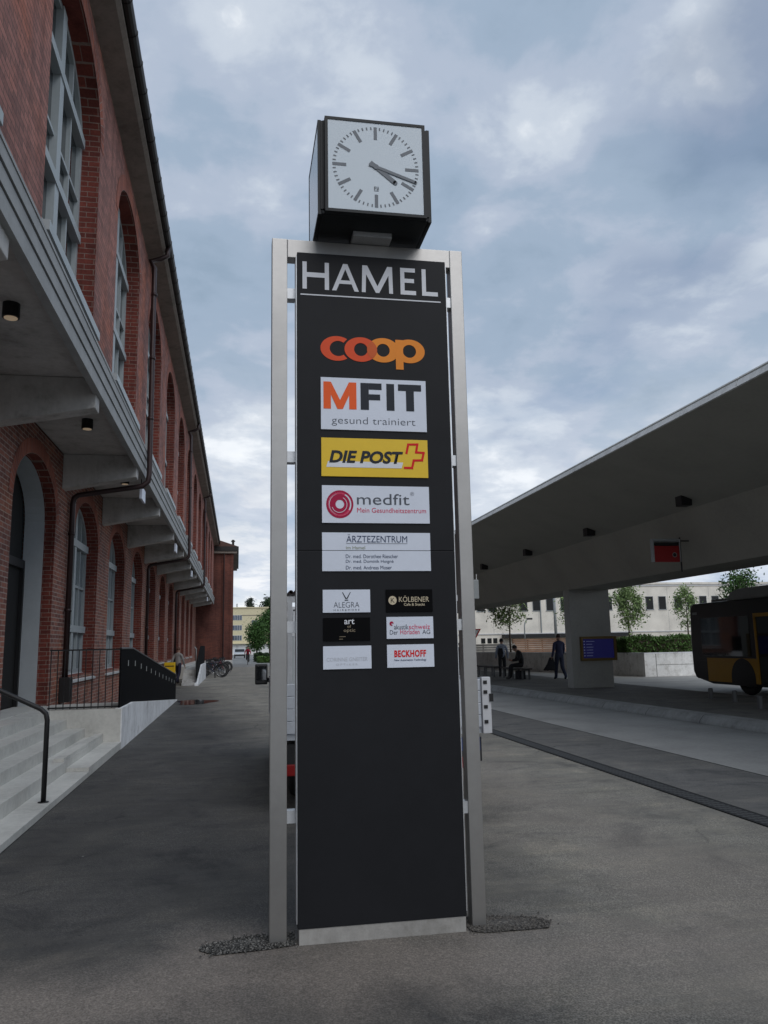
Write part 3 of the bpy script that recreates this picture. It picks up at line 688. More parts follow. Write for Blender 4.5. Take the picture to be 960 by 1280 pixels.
# ------------------------------------------------------------------ pylon
py = empty('sign_pylon', (.84, 4.85, 0), 'tall steel framed anthracite sign pylon headed HAMEL with coloured shop plates', 'sign')
fr = MB(); fr.box(.19, .287, 4.80, 4.89, -.03, 4.2); fr.box(1.358, 1.443, 4.80, 4.89, -.03, 4.2); fr.box(.2872, 1.3578, 4.80, 4.89, 4.075, 4.198)
fr.build('frame', STEEL, py, bevel=.004)
pn = MB(); pn.box(.345, 1.312, 4.752, 4.87, .076, 2.1825); pn.box(.345, 1.312, 4.752, 4.87, 2.1855, 4.09); pn.box(.35, 1.307, 4.757, 4.86, .078, 4.085)
panel = pn.build('panel', PANEL, py, bevel=.003)
b = MB(); b.box(.352, 1.308, 4.757, 4.865, -.02, .0745); b.build('plinth', CONC_BASE, py, bevel=.003)
b = MB(); b.box(.338, .3445, 4.765, 4.86, .1, 4.07); b.box(1.3125, 1.319, 4.765, 4.86, .1, 4.07); b.build('edge_trim', STEEL_L, py)
for z in (.66, 1.735, 2.77, 3.835):
    for x0, x1 in ((.2872, .3375), (1.3195, 1.3578)):
        b = MB(); b.box(x0, x1, 4.81, 4.88, z-.034, z+.034); b.build('spacer', STEEL_L, py)
YT = 4.7425   # plate fronts
def plate(x0, x1, z0, z1, m_, seam=None):
    b = MB()
    if seam: b.box(x0, x1, 4.744, 4.7515, z0, seam-.0018); b.box(x0, x1, 4.744, 4.7515, seam+.0018, z1)
    else: b.box(x0, x1, 4.744, 4.7515, z0, z1)
    return b.build('sign_plate', m_, py)
# heading HAMEL, drawn as strokes
YB = 4.7495
h = MB(); zb, zt = 3.845, 4.028; w_ = .027
def bar(x0, x1, z0, z1): h.flat([(x0, z0), (x1, z0), (x1, z1), (x0, z1)], YB)
bar(.379, .379+w_, zb, zt); bar(.520, .520+w_, zb, zt); bar(.379+w_, .520, 3.925, 3.957)
h.flat([(.566, zb), (.594, zb), (.652, 3.992), (.710, zb), (.738, zb), (.666, zt), (.638, zt)], YB); h.flat([(.611, 3.892), (.694, 3.892), (.684, 3.916), (.620, 3.916)], YB-.0006)
h.flat([(.757, zb), (.782, zb), (.786, 3.968), (.848, zb), (.870, zb), (.932, 3.968), (.935, zb), (.960, zb), (.957, zt), (.925, zt), (.859, 3.890), (.794, zt), (.762, zt)], YB)
bar(1.010, 1.010+w_, zb, zt); bar(1.010+w_, 1.112, zb, zb+.028); bar(1.010+w_, 1.108, zt-.028, zt); bar(1.010+w_, 1.100, 3.927, 3.955)
bar(1.152, 1.152+w_, zb, zt); bar(1.152+w_, 1.257, zb, zb+.028)
bar(.366, 1.274, 3.803, 3.811)
h.build('heading_letters', V_WHITE, panel)
# ring logotype
l = MB(); cz, rz = 3.459, .081
l.annulus(.594, cz, .104, rz, .054, .050, YB, 52, 308, 40, 0, .602); l.annulus(.745, cz, .104, rz, .043, .043, YB-.0004, 0, 360, 44, 0)
l.build('ring_letters', V_RED_O, panel)
l = MB(); l.annulus(.888, cz+.002, .104, rz, .042, .043, YB-.0001, 0, 360, 44); l.annulus(1.058, cz+.003, .100, rz-.002, .043, .043, YB-.0002, 0, 360, 44)
l.flat([(.969, 3.338), (1.018, 3.338), (1.016, 3.535), (.967, 3.535)], YB-.0008); l.build('ring_letters', V_ORANGE, panel)
l = MB(); 
import math as _m
def lens(c1, r1, c2, r2, cz1, cz2, rz):
    pts = []
    for k in range(60):
        t = 2*math.pi*k/60; x, z = c1+r1*math.cos(t), cz1+rz*math.sin(t)
        if ((x-c2)/r2)**2+((z-cz2)/rz)**2 <= 1.0: pts.append((x, z))
    for k in range(60):
        t = 2*math.pi*k/60; x, z = c2+r2*math.cos(t), cz2+rz*math.sin(t)
        if ((x-c1)/r1)**2+((z-cz1)/rz)**2 <= 1.0: pts.append((x, z))
    cx = sum(p[0] for p in pts)/len(pts); cz_ = sum(p[1] for p in pts)/len(pts)
    return sorted(pts, key=lambda p: math.atan2(p[1]-cz_, (p[0]-cx)*3))
l.flat(lens(.745, .104, .888, .104, cz, cz+.002, rz), YB-.0014); l.build('ring_overlap', V_DKRED, panel)
# fitness plate
p1 = plate(.490, 1.156, 2.933, 3.266, PLATE_W)
l = MB(); a, c_ = 3.064, 3.238
l.flat([(.506, a), (.552, a), (.552, c_), (.506, c_)], YT); l.flat([(.666, a), (.712, a), (.712, c_), (.666, c_)], YT)
l.flat([(.5525, c_), (.5525, c_-.085), (.592, a), (.626, a), (.6655, c_-.085), (.6655, c_), (.609, a+.058)], YT); l.build('big_letter', V_MRED, p1)
l = MB(); l.flat([(.738, a), (.790, a), (.790, c_), (.738, c_)], YT); l.flat([(.7905, c_-.042), (.872, c_-.042), (.872, c_), (.7905, c_)], YT); l.flat([(.7905, 3.128), (.862, 3.128), (.862, 3.166), (.7905, 3.166)], YT)
l.flat([(.902, a), (.952, a), (.952, c_), (.902, c_)], YT); l.flat([(1.027, a), (1.078, a), (1.078, c_-.043), (1.027, c_-.043)], YT); l.flat([(.977, c_-.0425), (1.126, c_-.0425), (1.126, c_), (.977, c_)], YT); l.build('big_letters', V_BLACK, p1)
text('gesund trainiert', V_GREY, p1, .556, 1.083, 2.957, 3.016, YT, -.012)
# post plate
p2 = plate(.491, 1.157, 2.639, 2.880, PLATE_Y)
l = MB(); l.flat([(.520, 2.696), (.988, 2.696), (.999, 2.733), (.531, 2.733)], YT); l.build('stripe', V_WHITE, p2)
text('DIE POST', V_BLACK, p2, .538, 1.0, 2.722, 2.802, YT-.0008, .035, .22)
l = MB()
cr = [(1.022, 2.795), (1.034, 2.849), (1.092, 2.851), (1.083, 2.800), (1.131, 2.798), (1.120, 2.750), (1.067, 2.748), (1.055, 2.700), (1.010, 2.700)]
for i in range(len(cr)-1):
    (x0, z0), (x1, z1) = cr[i], cr[i+1]; L = math.hypot(x1-x0, z1-z0); ux, uz = (x1-x0)/L*.007, (z1-z0)/L*.007
    l.flat([(x0-ux-uz, z0-uz+ux), (x1+ux-uz, z1+uz+ux), (x1+ux+uz, z1+uz-ux), (x0-ux+uz, z0-uz-ux)], YT-.00012*i)
l.build('cross_emblem', V_RED, p2)
# health plate
p3 = plate(.493, 1.158, 2.352, 2.582, PLATE_W)
l = MB(); l.annulus(.601, 2.466, .083, .086, .071, .073, YT, -330, 30, 44); l.annulus(.601, 2.466, .062, .064, .026, .027, YT, 0, 360, 44); l.build('swirl_emblem', V_CRIM, p3)
l = MB(); l.annulus(.601, 2.466, .070, .072, .063, .065, YT-.0004, 60, 330, 40, 0, .598); l.build('swirl_line', V_PINK, p3)
l = MB(); l.annulus(.598, 2.464, .048, .050, .045, .047, YT-.0008, 200, 420, 40); l.build('swirl_highlight', PLATE_W, p3)
text('medfit', V_GREY, p3, .706, 1.033, 2.465, 2.534, YT, .0)
text('®', V_GREY, p3, 1.039, 1.063, 2.524, 2.548, YT, -.01)
text('Mein Gesundheitszentrum', V_PINK, p3, .706, 1.136, 2.416, 2.446, YT, .0)
# medical plate
p4 = plate(.492, 1.157, 2.060, 2.293, PLATE_W, 2.184)
text('ÄRZTEZENTRUM', V_NAVY, p4, .638, 1.013, 2.233, 2.283, YT)
l = MB(); l.flat([(.638, 2.225), (1.013, 2.225), (1.013, 2.2275), (.638, 2.2275)], YT); l.build('rule', V_GREY, p4)
text('im Hamel', V_GREEN, p4, .636, .752, 2.191, 2.211, YT)
text('Dr. med. Dorothee Riescher', V_NAVY, p4, .634, .953, 2.138, 2.160, YT)
text('Dr. med. Dominik Hoigné', V_NAVY, p4, .634, .925, 2.104, 2.128, YT)
text('Dr. med. Andreas Moser', V_NAVY, p4, .634, .914, 2.070, 2.092, YT)
# small plates
q = plate(.494, .778, 1.814, 1.949, PLATE_W)
l = MB(); l.flat([(.609, 1.934), (.613, 1.934), (.637, 1.894), (.629, 1.894)], YT); l.flat([(.657, 1.934), (.661, 1.934), (.641, 1.894), (.633, 1.894)], YT-.0004); l.flat([(.624, 1.884), (.646, 1.884), (.646, 1.889), (.624, 1.889)], YT); l.build('antler_emblem', V_BLACK, q)
text('ALEGRA', V_GREY, q, .558, .712, 1.843, 1.876, YT, -.012); text('H A I R & M O R E', V_GREY, q, .558, .713, 1.824, 1.834, YT)
q = plate(.875, 1.161, 1.815, 1.948, PLATE_K)
l = MB(); l.annulus(.914, 1.883, .025, .026, .0001, .0001, YT, 0, 360, 32); l.build('disc', V_CREAM, q)
text('K', PLATE_K, q, .903, .927, 1.869, 1.898, YT-.0006, .0)
text('KÖLBENER', V_CREAM, q, .953, 1.139, 1.873, 1.911, YT, .0); text('Cafe & Snacks', V_CREAM, q, .983, 1.112, 1.850, 1.866, YT, .01)
q = plate(.496, .775, 1.649, 1.783, PLATE_K)
text('art', V_WHITE, q, .620, .681, 1.745, 1.775, YT, .01); text('of', V_TAN, q, .638, .661, 1.723, 1.741, YT); text('optic', V_TAN, q, .616, .686, 1.694, 1.718, YT)
l = MB(); l.flat([(.59, 1.671), (.628, 1.671), (.628, 1.6735), (.59, 1.6735)], YT); l.flat([(.588, 1.657), (.612, 1.657), (.612, 1.6595), (.588, 1.6595)], YT); l.build('small_print', V_TAN, q)
q = plate(.875, 1.161, 1.655, 1.784, PLATE_W)
l = MB(); l.annulus(.905, 1.745, .0125, .013, .0045, .0045, YT, 0, 300, 28, 0, .909, 1.742); l.build('ear_emblem', V_CRIM, q)
text('akustik', V_GREY, q, .920, 1.008, 1.710, 1.739, YT); text('schweiz', V_PINK, q, 1.011, 1.141, 1.710, 1.739, YT)
text('Der', V_GREY, q, .894, .943, 1.680, 1.706, YT); text('Hörladen', V_PINK, q, .957, 1.075, 1.680, 1.709, YT); text('AG', V_GREY, q, 1.092, 1.141, 1.680, 1.706, YT)
q = plate(.494, .780, 1.485, 1.618, PLATE_W)
text('CORINNE GNEITER', V_FAINT, q, .514, .758, 1.530, 1.552, YT); text('O P T I K E R', V_FAINT, q, .570, .698, 1.505, 1.517, YT)
q = plate(.875, 1.161, 1.486, 1.620, PLATE_W)
text('BECKHOFF', V_RED, q, .918, 1.112, 1.546, 1.587, YT, .04, sp=1.12); text('New Automation Technology', V_NAVY, q, .918, 1.113, 1.520, 1.535, YT, .01)

# gravel filled patches at the feet of the frame
gm, nt, bs = new_mat('gravel')
vo = nt.nodes.new('ShaderNodeTexVoronoi'); vo.inputs['Scale'].default_value = 70
gg = nt.nodes.new('ShaderNodeNewGeometry'); nt.links.new(gg.outputs['Position'], vo.inputs['Vector'])
nt.links.new(mixc(nt, 1., ramp(nt, vo.outputs['Distance'], [(.15, (.30, .29, .27)), (.6, (.05, .05, .047))]), ramp(nt, gg.outputs['Random Per Island'], [(0, (.5, .5, .5)), (1, (1.3, 1.3, 1.3))]), 'MULTIPLY'), bs.inputs['Base Color']); bs.inputs['Roughness'].default_value = .9
bump(nt, bs, vo.outputs['Distance'], 1., -.02)
gm2, nt, bs = new_mat('gravel_dusty')
nt.links.new(ramp(nt, noise(nt, 60, 4, .7), [(.35, (.022, .021, .02)), (.52, (.085, .078, .07)), (.70, (.20, .185, .16))]), bs.inputs['Base Color']); bs.inputs['Roughness'].default_value = .95
def gravel(name, poly, n, gm):
    b = MB(); cx = sum(p[0] for p in poly)/len(poly); cy = sum(p[1] for p in poly)/len(poly)
    b.add([(x, y, -.003) for x, y in poly]+[(cx, cy, .006)], [(i, (i+1) % len(poly), len(poly)) for i in range(len(poly))])
    x0, x1 = min(p[0] for p in poly), max(p[0] for p in poly); y0, y1 = min(p[1] for p in poly), max(p[1] for p in poly)
    def inside(x, y):
        c = False
        for i in range(len(poly)):
            (ax, ay), (bx, by) = poly[i], poly[i-1]
            if (ay > y) != (by > y) and x < (bx-ax)*(y-ay)/(by-ay)+ax: c = not c
        return c
    k = 0
    while k < n:
        x, y = random.uniform(x0-.02, x1+.02), random.uniform(y0-.02, y1+.02)
        if not inside(x, y) and random.random() > .06: continue
        r = random.uniform(.004, .010); v = []
        for d_ in ((1, 0, 0), (-1, 0, 0), (0, 1, 0), (0, -1, 0), (0, 0, 1), (0, 0, -1)):
            v.append((x+d_[0]*r*random.uniform(.7, 1.2), y+d_[1]*r*random.uniform(.7, 1.2), .002+max(-.004, d_[2]*r*random.uniform(.5, .9))))
        b.add(v, [(0, 2, 4), (2, 1, 4), (1, 3, 4), (3, 0, 4), (2, 0, 5), (1, 2, 5), (3, 1, 5), (0, 3, 5)]); k += 1
    tag(b.build(name, gm), kind='stuff')
gravel('gravel_patch', [(-.19, 4.80), (-.10, 4.71), (.18, 4.73), (.33, 4.76), (.335, 4.95), (.1, 4.96), (-.06, 4.90), (-.17, 4.86)], 900, gm)
gravel('gravel_patch', [(1.33, 4.74), (1.40, 4.70), (1.78, 4.69), (1.84, 4.80), (1.76, 4.90), (1.46, 4.97), (1.325, 4.96)], 800, gm2)

# ------------------------------------------------------------------ cube clock on the pylon
ck = empty('cube_clock', (.815, 4.86, 4.2), 'black cube clock with white square dial standing on top of the sign pylon', 'clock')
X0, X1, Y0, Y1, Z0, Z1 = .480, 1.150, 4.525, 5.165, 4.235, 4.868
b = MB(); b.box(X0, X1, Y0, Y1, Z0, Z1); b.build('housing', CLOCK_K, ck, bevel=.006)
b = MB(); b.box(.70, .95, 4.70, 5.02, 4.2005, 4.234); b.build('foot', STEEL_L, ck)
def dial(T, plain=False):
    """one face built in a local frame: u across, v up, w outwards, mapped by T"""
    def bx(mb, u0, u1, v0, v1, w0, w1):
        vs = [T(u, v, w) for w in (w0, w1) for v in (v0, v1) for u in (u0, u1)]
        mb.add(vs, [(0, 2, 3, 1), (4, 5, 7, 6), (0, 1, 5, 4), (2, 6, 7, 3), (0, 4, 6, 2), (1, 3, 7, 5)])
    S = .318; t = .019
    rim = MB()
    for u0, u1, v0, v1 in ((-S, -S+t, -S, S), (S-t, S, -S, S), (-S+t, S-t, -S, -S+t), (-S+t, S-t, S-t, S)): bx(rim, u0, u1, v0, v1, .004, .045)
    bx(rim, -S-.008, -S+.012, -S+.03, S-.01, -.02, .012); bx(rim, S-.012, S+.008, -S+.03, S-.01, -.02, .012)
    rim.build('dial_rim', CLOCK_K, ck, fix=True)
    f = MB(); bx(f, -S+t, S-t, -S+t, S-t, .003, .041); fo = f.build('dial', CLOCK_W, ck, fix=True)
    if plain: return
    mk = MB()
    def radial(a, r0, r1, w, h=.0425):
        s_, c_ = math.sin(a), math.cos(a); n_ = (c_, -s_)
        pts = [(r0*s_-n_[0]*w, r0*c_-n_[1]*w), (r1*s_-n_[0]*w, r1*c_-n_[1]*w), (r1*s_+n_[0]*w, r1*c_+n_[1]*w), (r0*s_+n_[0]*w, r0*c_+n_[1]*w)]
        return [T(p[0], p[1], h) for p in pts]
    for k in range(60):
        a = 2*math.pi*k/60
        v = radial(a, .186, .272, .0105) if k % 5 == 0 else radial(a, .252, .272, .0042)
        mk.add(v, [(0, 1, 2, 3)])
    mo = mk.build('hour_marks', CLOCK_M, fo)
    hd = MB()
    for a, r0, r1, w, h in ((R(129), -.045, .155, .0145, .0455), (R(108.5), -.045, .265, .0095, .048)):
        v = radial(a, r0, r1, w, h); v2 = radial(a, r0, r1, w, h-.0012)
        hd.add(v+v2, [(0, 1, 2, 3), (0, 4, 5, 1), (1, 5, 6, 2), (2, 6, 7, 3), (3, 7, 4, 0)])
        # rounded tip
        s_, c_ = math.sin(a), math.cos(a); tip = [T(r1*s_+w*math.cos(q), r1*c_+w*math.sin(q), h) for q in [2*math.pi*i/14 for i in range(14)]]
        hd.add(tip, [list(range(14))])
    disc = [T(.017*math.cos(q), .017*math.sin(q), .0485) for q in [2*math.pi*i/18 for i in range(18)]]; hd.add(disc, [list(range(18))])
    hd.build('clock_hands', CLOCK_M, fo)
    em = MB()
    for (u0, u1, v0, v1) in ((-.014, -.008, -.155, -.132), (-.008, .0, -.138, -.132), (-.008, -.001, -.148, -.143), (.003, .007, -.155, -.132), (.008, .011, -.155, -.142), (.012, .016, -.155, -.132), (-.014, .016, -.163, -.159)):
        em.add([T(u0, v0, .0425), T(u1, v0, .0425), T(u1, v1, .0425), T(u0, v1, .0425)], [(0, 1, 2, 3)])
    em.build('maker_mark', CLOCK_M, fo)
cx_, cy_, cz_ = (X0+X1)/2, (Y0+Y1)/2, (Z0+Z1)/2
dial(lambda u, v, w: (cx_+u, Y0-w, cz_+v)); dial(lambda u, v, w: (X0-w*.5, cy_-u, cz_+v), True); dial(lambda u, v, w: (X1+w*.5, cy_+u, cz_+v), True)

# ------------------------------------------------------------------ bus station canopy
can = empty('station_canopy', (11.1, 20, 0), 'long folded concrete bus station canopy on a broad concrete column', 'canopy')
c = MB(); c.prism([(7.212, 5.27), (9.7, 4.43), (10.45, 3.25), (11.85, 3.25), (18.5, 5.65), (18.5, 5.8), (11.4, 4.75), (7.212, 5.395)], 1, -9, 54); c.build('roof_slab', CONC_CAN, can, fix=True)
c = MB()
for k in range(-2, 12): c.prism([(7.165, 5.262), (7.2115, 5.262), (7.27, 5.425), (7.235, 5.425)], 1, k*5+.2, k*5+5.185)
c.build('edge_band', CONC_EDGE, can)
for y in (24.35, 49): 
    c = MB(); c.box(10.46, 11.84, y, y+.45, .15, 3.3); c.build('column', CONC_COL, can, bevel=.015)
for y in (10.6, 15.3, 20.0, 24.7, 29.45, 34.1):
    c = MB(); T_ = math.atan2(4.43-5.27, 9.7-7.212)
    x, z = 9.28, 5.27+(9.28-7.212)*math.tan(T_)
    c.box(x-.12, x+.12, y-.12, y+.12, z-.17, z+.05); c.build('ceiling_light', BLACK, can)
rs = empty('platform_sign', (9.5, 16.5, 3.35), 'small red platform sign hanging under the concrete canopy', 'sign')
b = MB(); b.box(9.19, 9.80, 16.5, 16.6, 3.34, 3.70); b.build('red_panel', RED_SIGN, rs)
b = MB(); b.box(9.19, 9.80, 16.495, 16.605, 3.71, 3.78); b.build('black_band', BLACK, rs)
b = MB(); b.box(9.16, 9.83, 16.48, 16.62, 3.80, 3.86); b.box(9.16, 9.185, 16.49, 16.61, 3.34, 3.80); b.box(9.805, 9.83, 16.49, 16.61, 3.34, 3.80); b.build('sign_frame', GREY_BOX, rs)
b = MB(); b.annulus(9.68, 3.50, .055, .055, .042, .042, 16.496, 0, 360, 24); b.build('ring_symbol', GREY_BOX, rs)
b = MB(); b.annulus(9.68, 3.50, .0415, .0415, .0001, .0001, 16.496, 0, 360, 24); b.build('ring_centre', BLACK, rs)
b = MB(); b.tube([(9.86, 16.55, 3.9), (9.86, 16.55, 3.12)], .018, 8); b.box(9.83, 10.08, 16.535, 16.565, 3.81, 3.835); b.build('hanger', BLACK, rs)
sc_ = empty('departure_screen', (11.35, 24.3, 1.35), 'blue departures screen in a gold frame mounted on the concrete column', 'screen')
b = MB(); b.box(10.74, 11.95, 24.24, 24.345, 1.0, 1.08); b.box(10.74, 11.95, 24.24, 24.345, 1.68, 1.76); b.box(10.74, 10.81, 24.24, 24.345, 1.08, 1.68); b.box(11.86, 11.95, 24.24, 24.345, 1.08, 1.68); b.build('frame', SCREEN_F, sc_)
b = MB(); b.box(10.81, 11.86, 24.27, 24.34, 1.08, 1.68); so = b.build('display', SCREEN_B, sc_)
b = MB()
for k in range(6):
    z = 1.62-k*.09
    b.box(10.84, 10.88, 24.265, 24.269, z-.03, z)
    b.box(10.93, 11.12+.1*random.random(), 24.265, 24.269, z-.022, z-.008)
b.build('text_rows', SCREEN_T, so)

# benches
LEG_M = mat('bench_leg', (.11, .112, .112), .5, .3, .1)
def bench(x, y0, y1, label, w_=.42, z=.60, nleg=3):
    o = empty('bench', (x, (y0+y1)/2, .155), label, 'bench')
    b = MB(); b.box(x-w_/2, x+w_/2, y0, y1, z-.05, z); b.build('seat', BENCH, o, bevel=.008)
    for k in range(nleg):
        y = y0+.2+(y1-y0-.4)*k/(nleg-1)
        b = MB(); b.box(x-w_/2+.04, x-w_/2+.1, y-.03, y+.03, .155, z-.05); b.box(x+w_/2-.1, x+w_/2-.04, y-.03, y+.03, .155, z-.05); b.box(x-w_/2+.1, x+w_/2-.1, y-.02, y+.02, z-.1, z-.05); b.build('leg', LEG_M, o)
    return o
bench(11.25, 34.2, 36.9, 'dark slatted bench with pale legs beside the right steel post of the pylon')
bench(11.25, 30.6, 33.3, 'dark bench under the canopy with a person sitting on it')
for x, y, lab in ((11.48, 18.42, 'short grey post below the rear of the bus, leftmost of the three'), (11.37, 17.28, 'short grey post in front of the bus, middle one of the three'), (10.8, 15.54, 'short grey post nearest to the viewer of the three in front of the bus')):
    b = MB(); b.tube([(x, y, .15), (x, y, .40), (x, y, .42)], [.055, .055, .045], 14); b.tube([(x, y, .15), (x, y, .165)], .09, 14)
    tag(b.build('bollard', LEG_M), lab, 'bollard', 'short grey posts in front of the bus')

# ------------------------------------------------------------------ bus
bus = empty('city_bus', (15.5, 17.5, 0), 'yellow and black city bus seen from behind beyond the platform', 'bus')
BX0, BX1, BY0, BY1 = 14.3, 16.75, 12.0, 23.8
b = MB()
prof_ = [(BY0, .26), (BY1-1.0, .26), (BY1-.12, .42), (BY1, .62), (BY1+.02, 1.6), (BY1-.05, 2.58), (BY1-.25, 2.72), (BY0, 2.76)]
b.prism(prof_, 0, BX0, BX1); b.build('body', BUS_K, bus, bevel=.05, fix=True)
b = MB(); b.box(BX0-.012, BX0+.02, 20.52, 22.97, .34, 1.04); b.box(BX0-.012, BX0+.02, BY0+.1, 18.9, .36, .98); b.build('side_panel', BUS_Y, bus)
b = MB(); b.prism([(21.2-.56, .27), (21.2+.56, .27)]+[(21.2+.56*math.cos(R(a)), .48+.56*math.sin(R(a))) for a in range(0, 181, 12)], 0, BX0-.02, BX0+.02); b.build('wheel_arch', BUS_K, bus)
b = MB(); b.box(BX0-.014, BX0+.02, 22.98, 23.55, .40, .95); b.build('engine_grille', BUS_K, bus)
for y0_, y1_ in ((20.75, 23.2), (18.0, 18.9), (16.0, 17.9), (12.6, 15.9)):
    b = MB(); b.box(BX0-.008, BX0+.02, y0_, y1_, 1.10, 2.25); b.build('window', GLASS_BUS, bus)
dr = MB(); dr.box(BX0-.016, BX0+.02, 19.0, 20.5, .34, 2.32); do = dr.build('door', GLASS_BUS, bus)
b = MB(); 
for y in (19.05, 20.45): b.box(BX0-.05, BX0-.017, y-.03, y+.03, .34, 2.30)
b.box(BX0-.05, BX0-.017, 19.08, 20.42, 2.2, 2.3); b.build('door_frame', BUS_Y, do)
b = MB(); b.prism([(BY0, 2.72), (22.0, 2.70), (21.7, 2.98), (21.3, 3.06), (BY0, 3.08)], 0, BX0+.12, BX1-.12); b.build('roof_unit', BUS_ROOF, bus, bevel=.05, fix=True)
b = MB(); b.box(BX0+.3, BX1-.3, 22.2, 23.0, 2.7, 2.83); b.build('roof_hatch', BUS_ROOF, bus, bevel=.04)
b = MB(); b.box(BX0+.15, BX1-.15, BY1-.02, BY1+.03, 1.5, 2.35); b.build('rear_window', GLASS_BUS, bus)
b = MB(); b.box(BX0+.05, BX1-.05, BY1-.02, BY1+.032, .62, 1.25); b.build('rear_panel', BUS_Y, bus)
for z in (.8, 1.0): 
    for x in (BX0+.06, BX1-.2):
        b = MB(); b.tube([(x+.07, BY1, z), (x+.07, BY1+.05, z)], .07, 16); b.build('tail_light', TAIL, bus)
b = MB(); b.box(BX0-.004, BX0+.01, 23.35, 23.6, 2.37, 2.45); b.build('number_panel', GREY_BOX, bus)
for y in (21.2, 13.6):
    for x in (BX0+.06, BX1-.34):
        b = MB(); b.ring((x+.14, y, .48), (1, 0, 0), .36, .13, 28, 8); o = b.build('wheel', RUBBER, bus, smooth=True)
        b = MB(); b.tube([(x+.05, y, .48), (x+.24, y, .48)], .25, 20); b.build('rim', BUS_K, o)

# ------------------------------------------------------------------ area beyond the platform
wl_ = [(34, 33.7), (17.9, 33.7), (17.1, 40.2), (15.9, 45.8), (14.2, 50.5), (11.5, 55), (8, 58)]
rw = MB()
for i in range(len(wl_)-1):
    (ax, ay), (bx, by) = wl_[i], wl_[i+1]; L = math.hypot(bx-ax, by-ay); nx, ny = (by-ay)/L*.3, -(bx-ax)/L*.3
    if i == 0: nx, ny = 0, .3
    else: nx, ny = abs(nx), abs(ny)
    rw.prism([(ax, ay), (bx, by), (bx+nx, by+ny), (ax+nx, ay+ny)], 2, -.01, 1.0)
    rw.prism([(ax-.01*(i > 0), ay-.01*(i == 0)), (bx-.01*(i > 0), by-.01*(i == 0)), (bx+nx, by+ny), (ax+nx, ay+ny)], 2, 1.002, 1.05, 1)
for x in (18.45, 22.4, 26.4): rw.box(x, x+.018, 33.695, 33.72, 0, 1.0, 2)
rw.box(18.47, 33, 33.696, 33.72, .50, .515, 2)
tag(rw.build('retaining_wall', [CONC_WALL, CONC_WHITE, DARK], fix=True), 'low pale concrete retaining wall with a corner behind the bus platform', 'wall')
b = MB(); b.prism([(60, 34.6), (18.1, 33.95), (17.3, 40.3), (16.1, 45.9), (14.4, 50.7), (11.7, 55.2), (8.2, 58.2), (8.2, 66), (60, 66)], 2, 0, .93); tag(b.build('planting_bed', mat('soil', (.10, .085, .06), .95, 0, .2), fix=True), kind='structure')

fa = empty('white_depot', (30, 65, 0), 'long low off-white industrial building with a row of small dark windows behind the bus station', 'building')
b = MB(); b.box(11.5, 75, 65, 85, 0, 6.25); b.box(11.4, 75.1, 64.9, 85.1, 6.40, 6.58); b.box(11.45, 75, 64.95, 85, 6.251, 6.399, 1); b.build('wall', [FACADE, WHITE_R], fa)
b = MB(); b.box(11.5, 75, 64.93, 64.999, 2.30, 2.38); b.build('string_course', WHITE_R, fa)
b = MB(); b.box(21.8, 33, 64.2, 64.998, 1.98, 2.28); b.build('loading_roof', BLACK, fa)
wx = [13.2, 14.3, 15.6, 17.6, 18.9, 20.05, 21.05-.0, 23.8, 24.98, 26.2, 27.5, 28.8, 30.2, 31.5, 32.8, 34.15, 35.37, 36.58, 38.1, 39.3, 40.5, 41.7, 43.0, 44.3, 45.6, 46.9, 48.3, 49.6, 51, 52.3]
proto = None
for x in wx:
    if proto is None:
        b = MB(); b.box(x-.33, x+.33, 64.985, 65.02, 4.24, 5.34); proto = b.build('window', DGLASS, fa)
        b = MB()
        for q0, q1, r0, r1 in ((-.36, -.33, 4.24, 5.34), (.33, .36, 4.24, 5.34), (-.36, .36, 5.34, 5.38), (-.40, .40, 4.18, 4.24)): b.box(x+q0, x+q1, 64.96, 65.01, r0, r1)
        b.build('frame', GREY_BOX, proto); px0 = x
    else:
        c = copy_tree(proto, fa); c.location = proto.location+Vector((x-px0, 0, 0))
for x in (20.15, 20.7, 21.2):
    b = MB(); b.box(x-.18, x+.18, 64.97, 65.02, 1.58, 2.0); b.build('low_window', DGLASS, fa)
b = MB(); b.tube([(25.3, 64.93, 6.3), (25.3, 64.93, 2.4)], .05, 8); b.build('downpipe', GREY_BOX, fa)
for x in range(13, 74, 4):
    b = MB(); b.box(x+.1, x+.115, 64.992, 65.004, 2.4, 6.2); b.build('panel_joint', GREY_BOX, fa)

def slat_fence(name, x0, x1, y, z0, z1, m_, n, label):
    o = empty(name, ((x0+x1)/2, y, z0), label, 'fence')
    b = MB(); h_ = (z1-z0)/n
    for k in range(n): b.box(x0, x1, y-.012, y+.012, z0+k*h_+.01, z0+(k+1)*h_-.015)
    b.build('slats', m_, o)
    k = 0; x = x0
    while x <= x1+.01:
        b = MB(); b.box(x-.04, x+.04, y+.013, y+.09, z0, z1); b.build('post', m_, o); x += (x1-x0)/max(1, round((x1-x0)/1.1))
slat_fence('board_fence', 18.2, 23.4, 52, .93, 1.85, WOOD, 7, 'reddish wooden board fence in front of the white depot')
slat_fence('slat_fence', 14.9, 18.1, 51.5, .93, 1.55, WOOD_G, 4, 'pale grey slat fence beside the small road sign')

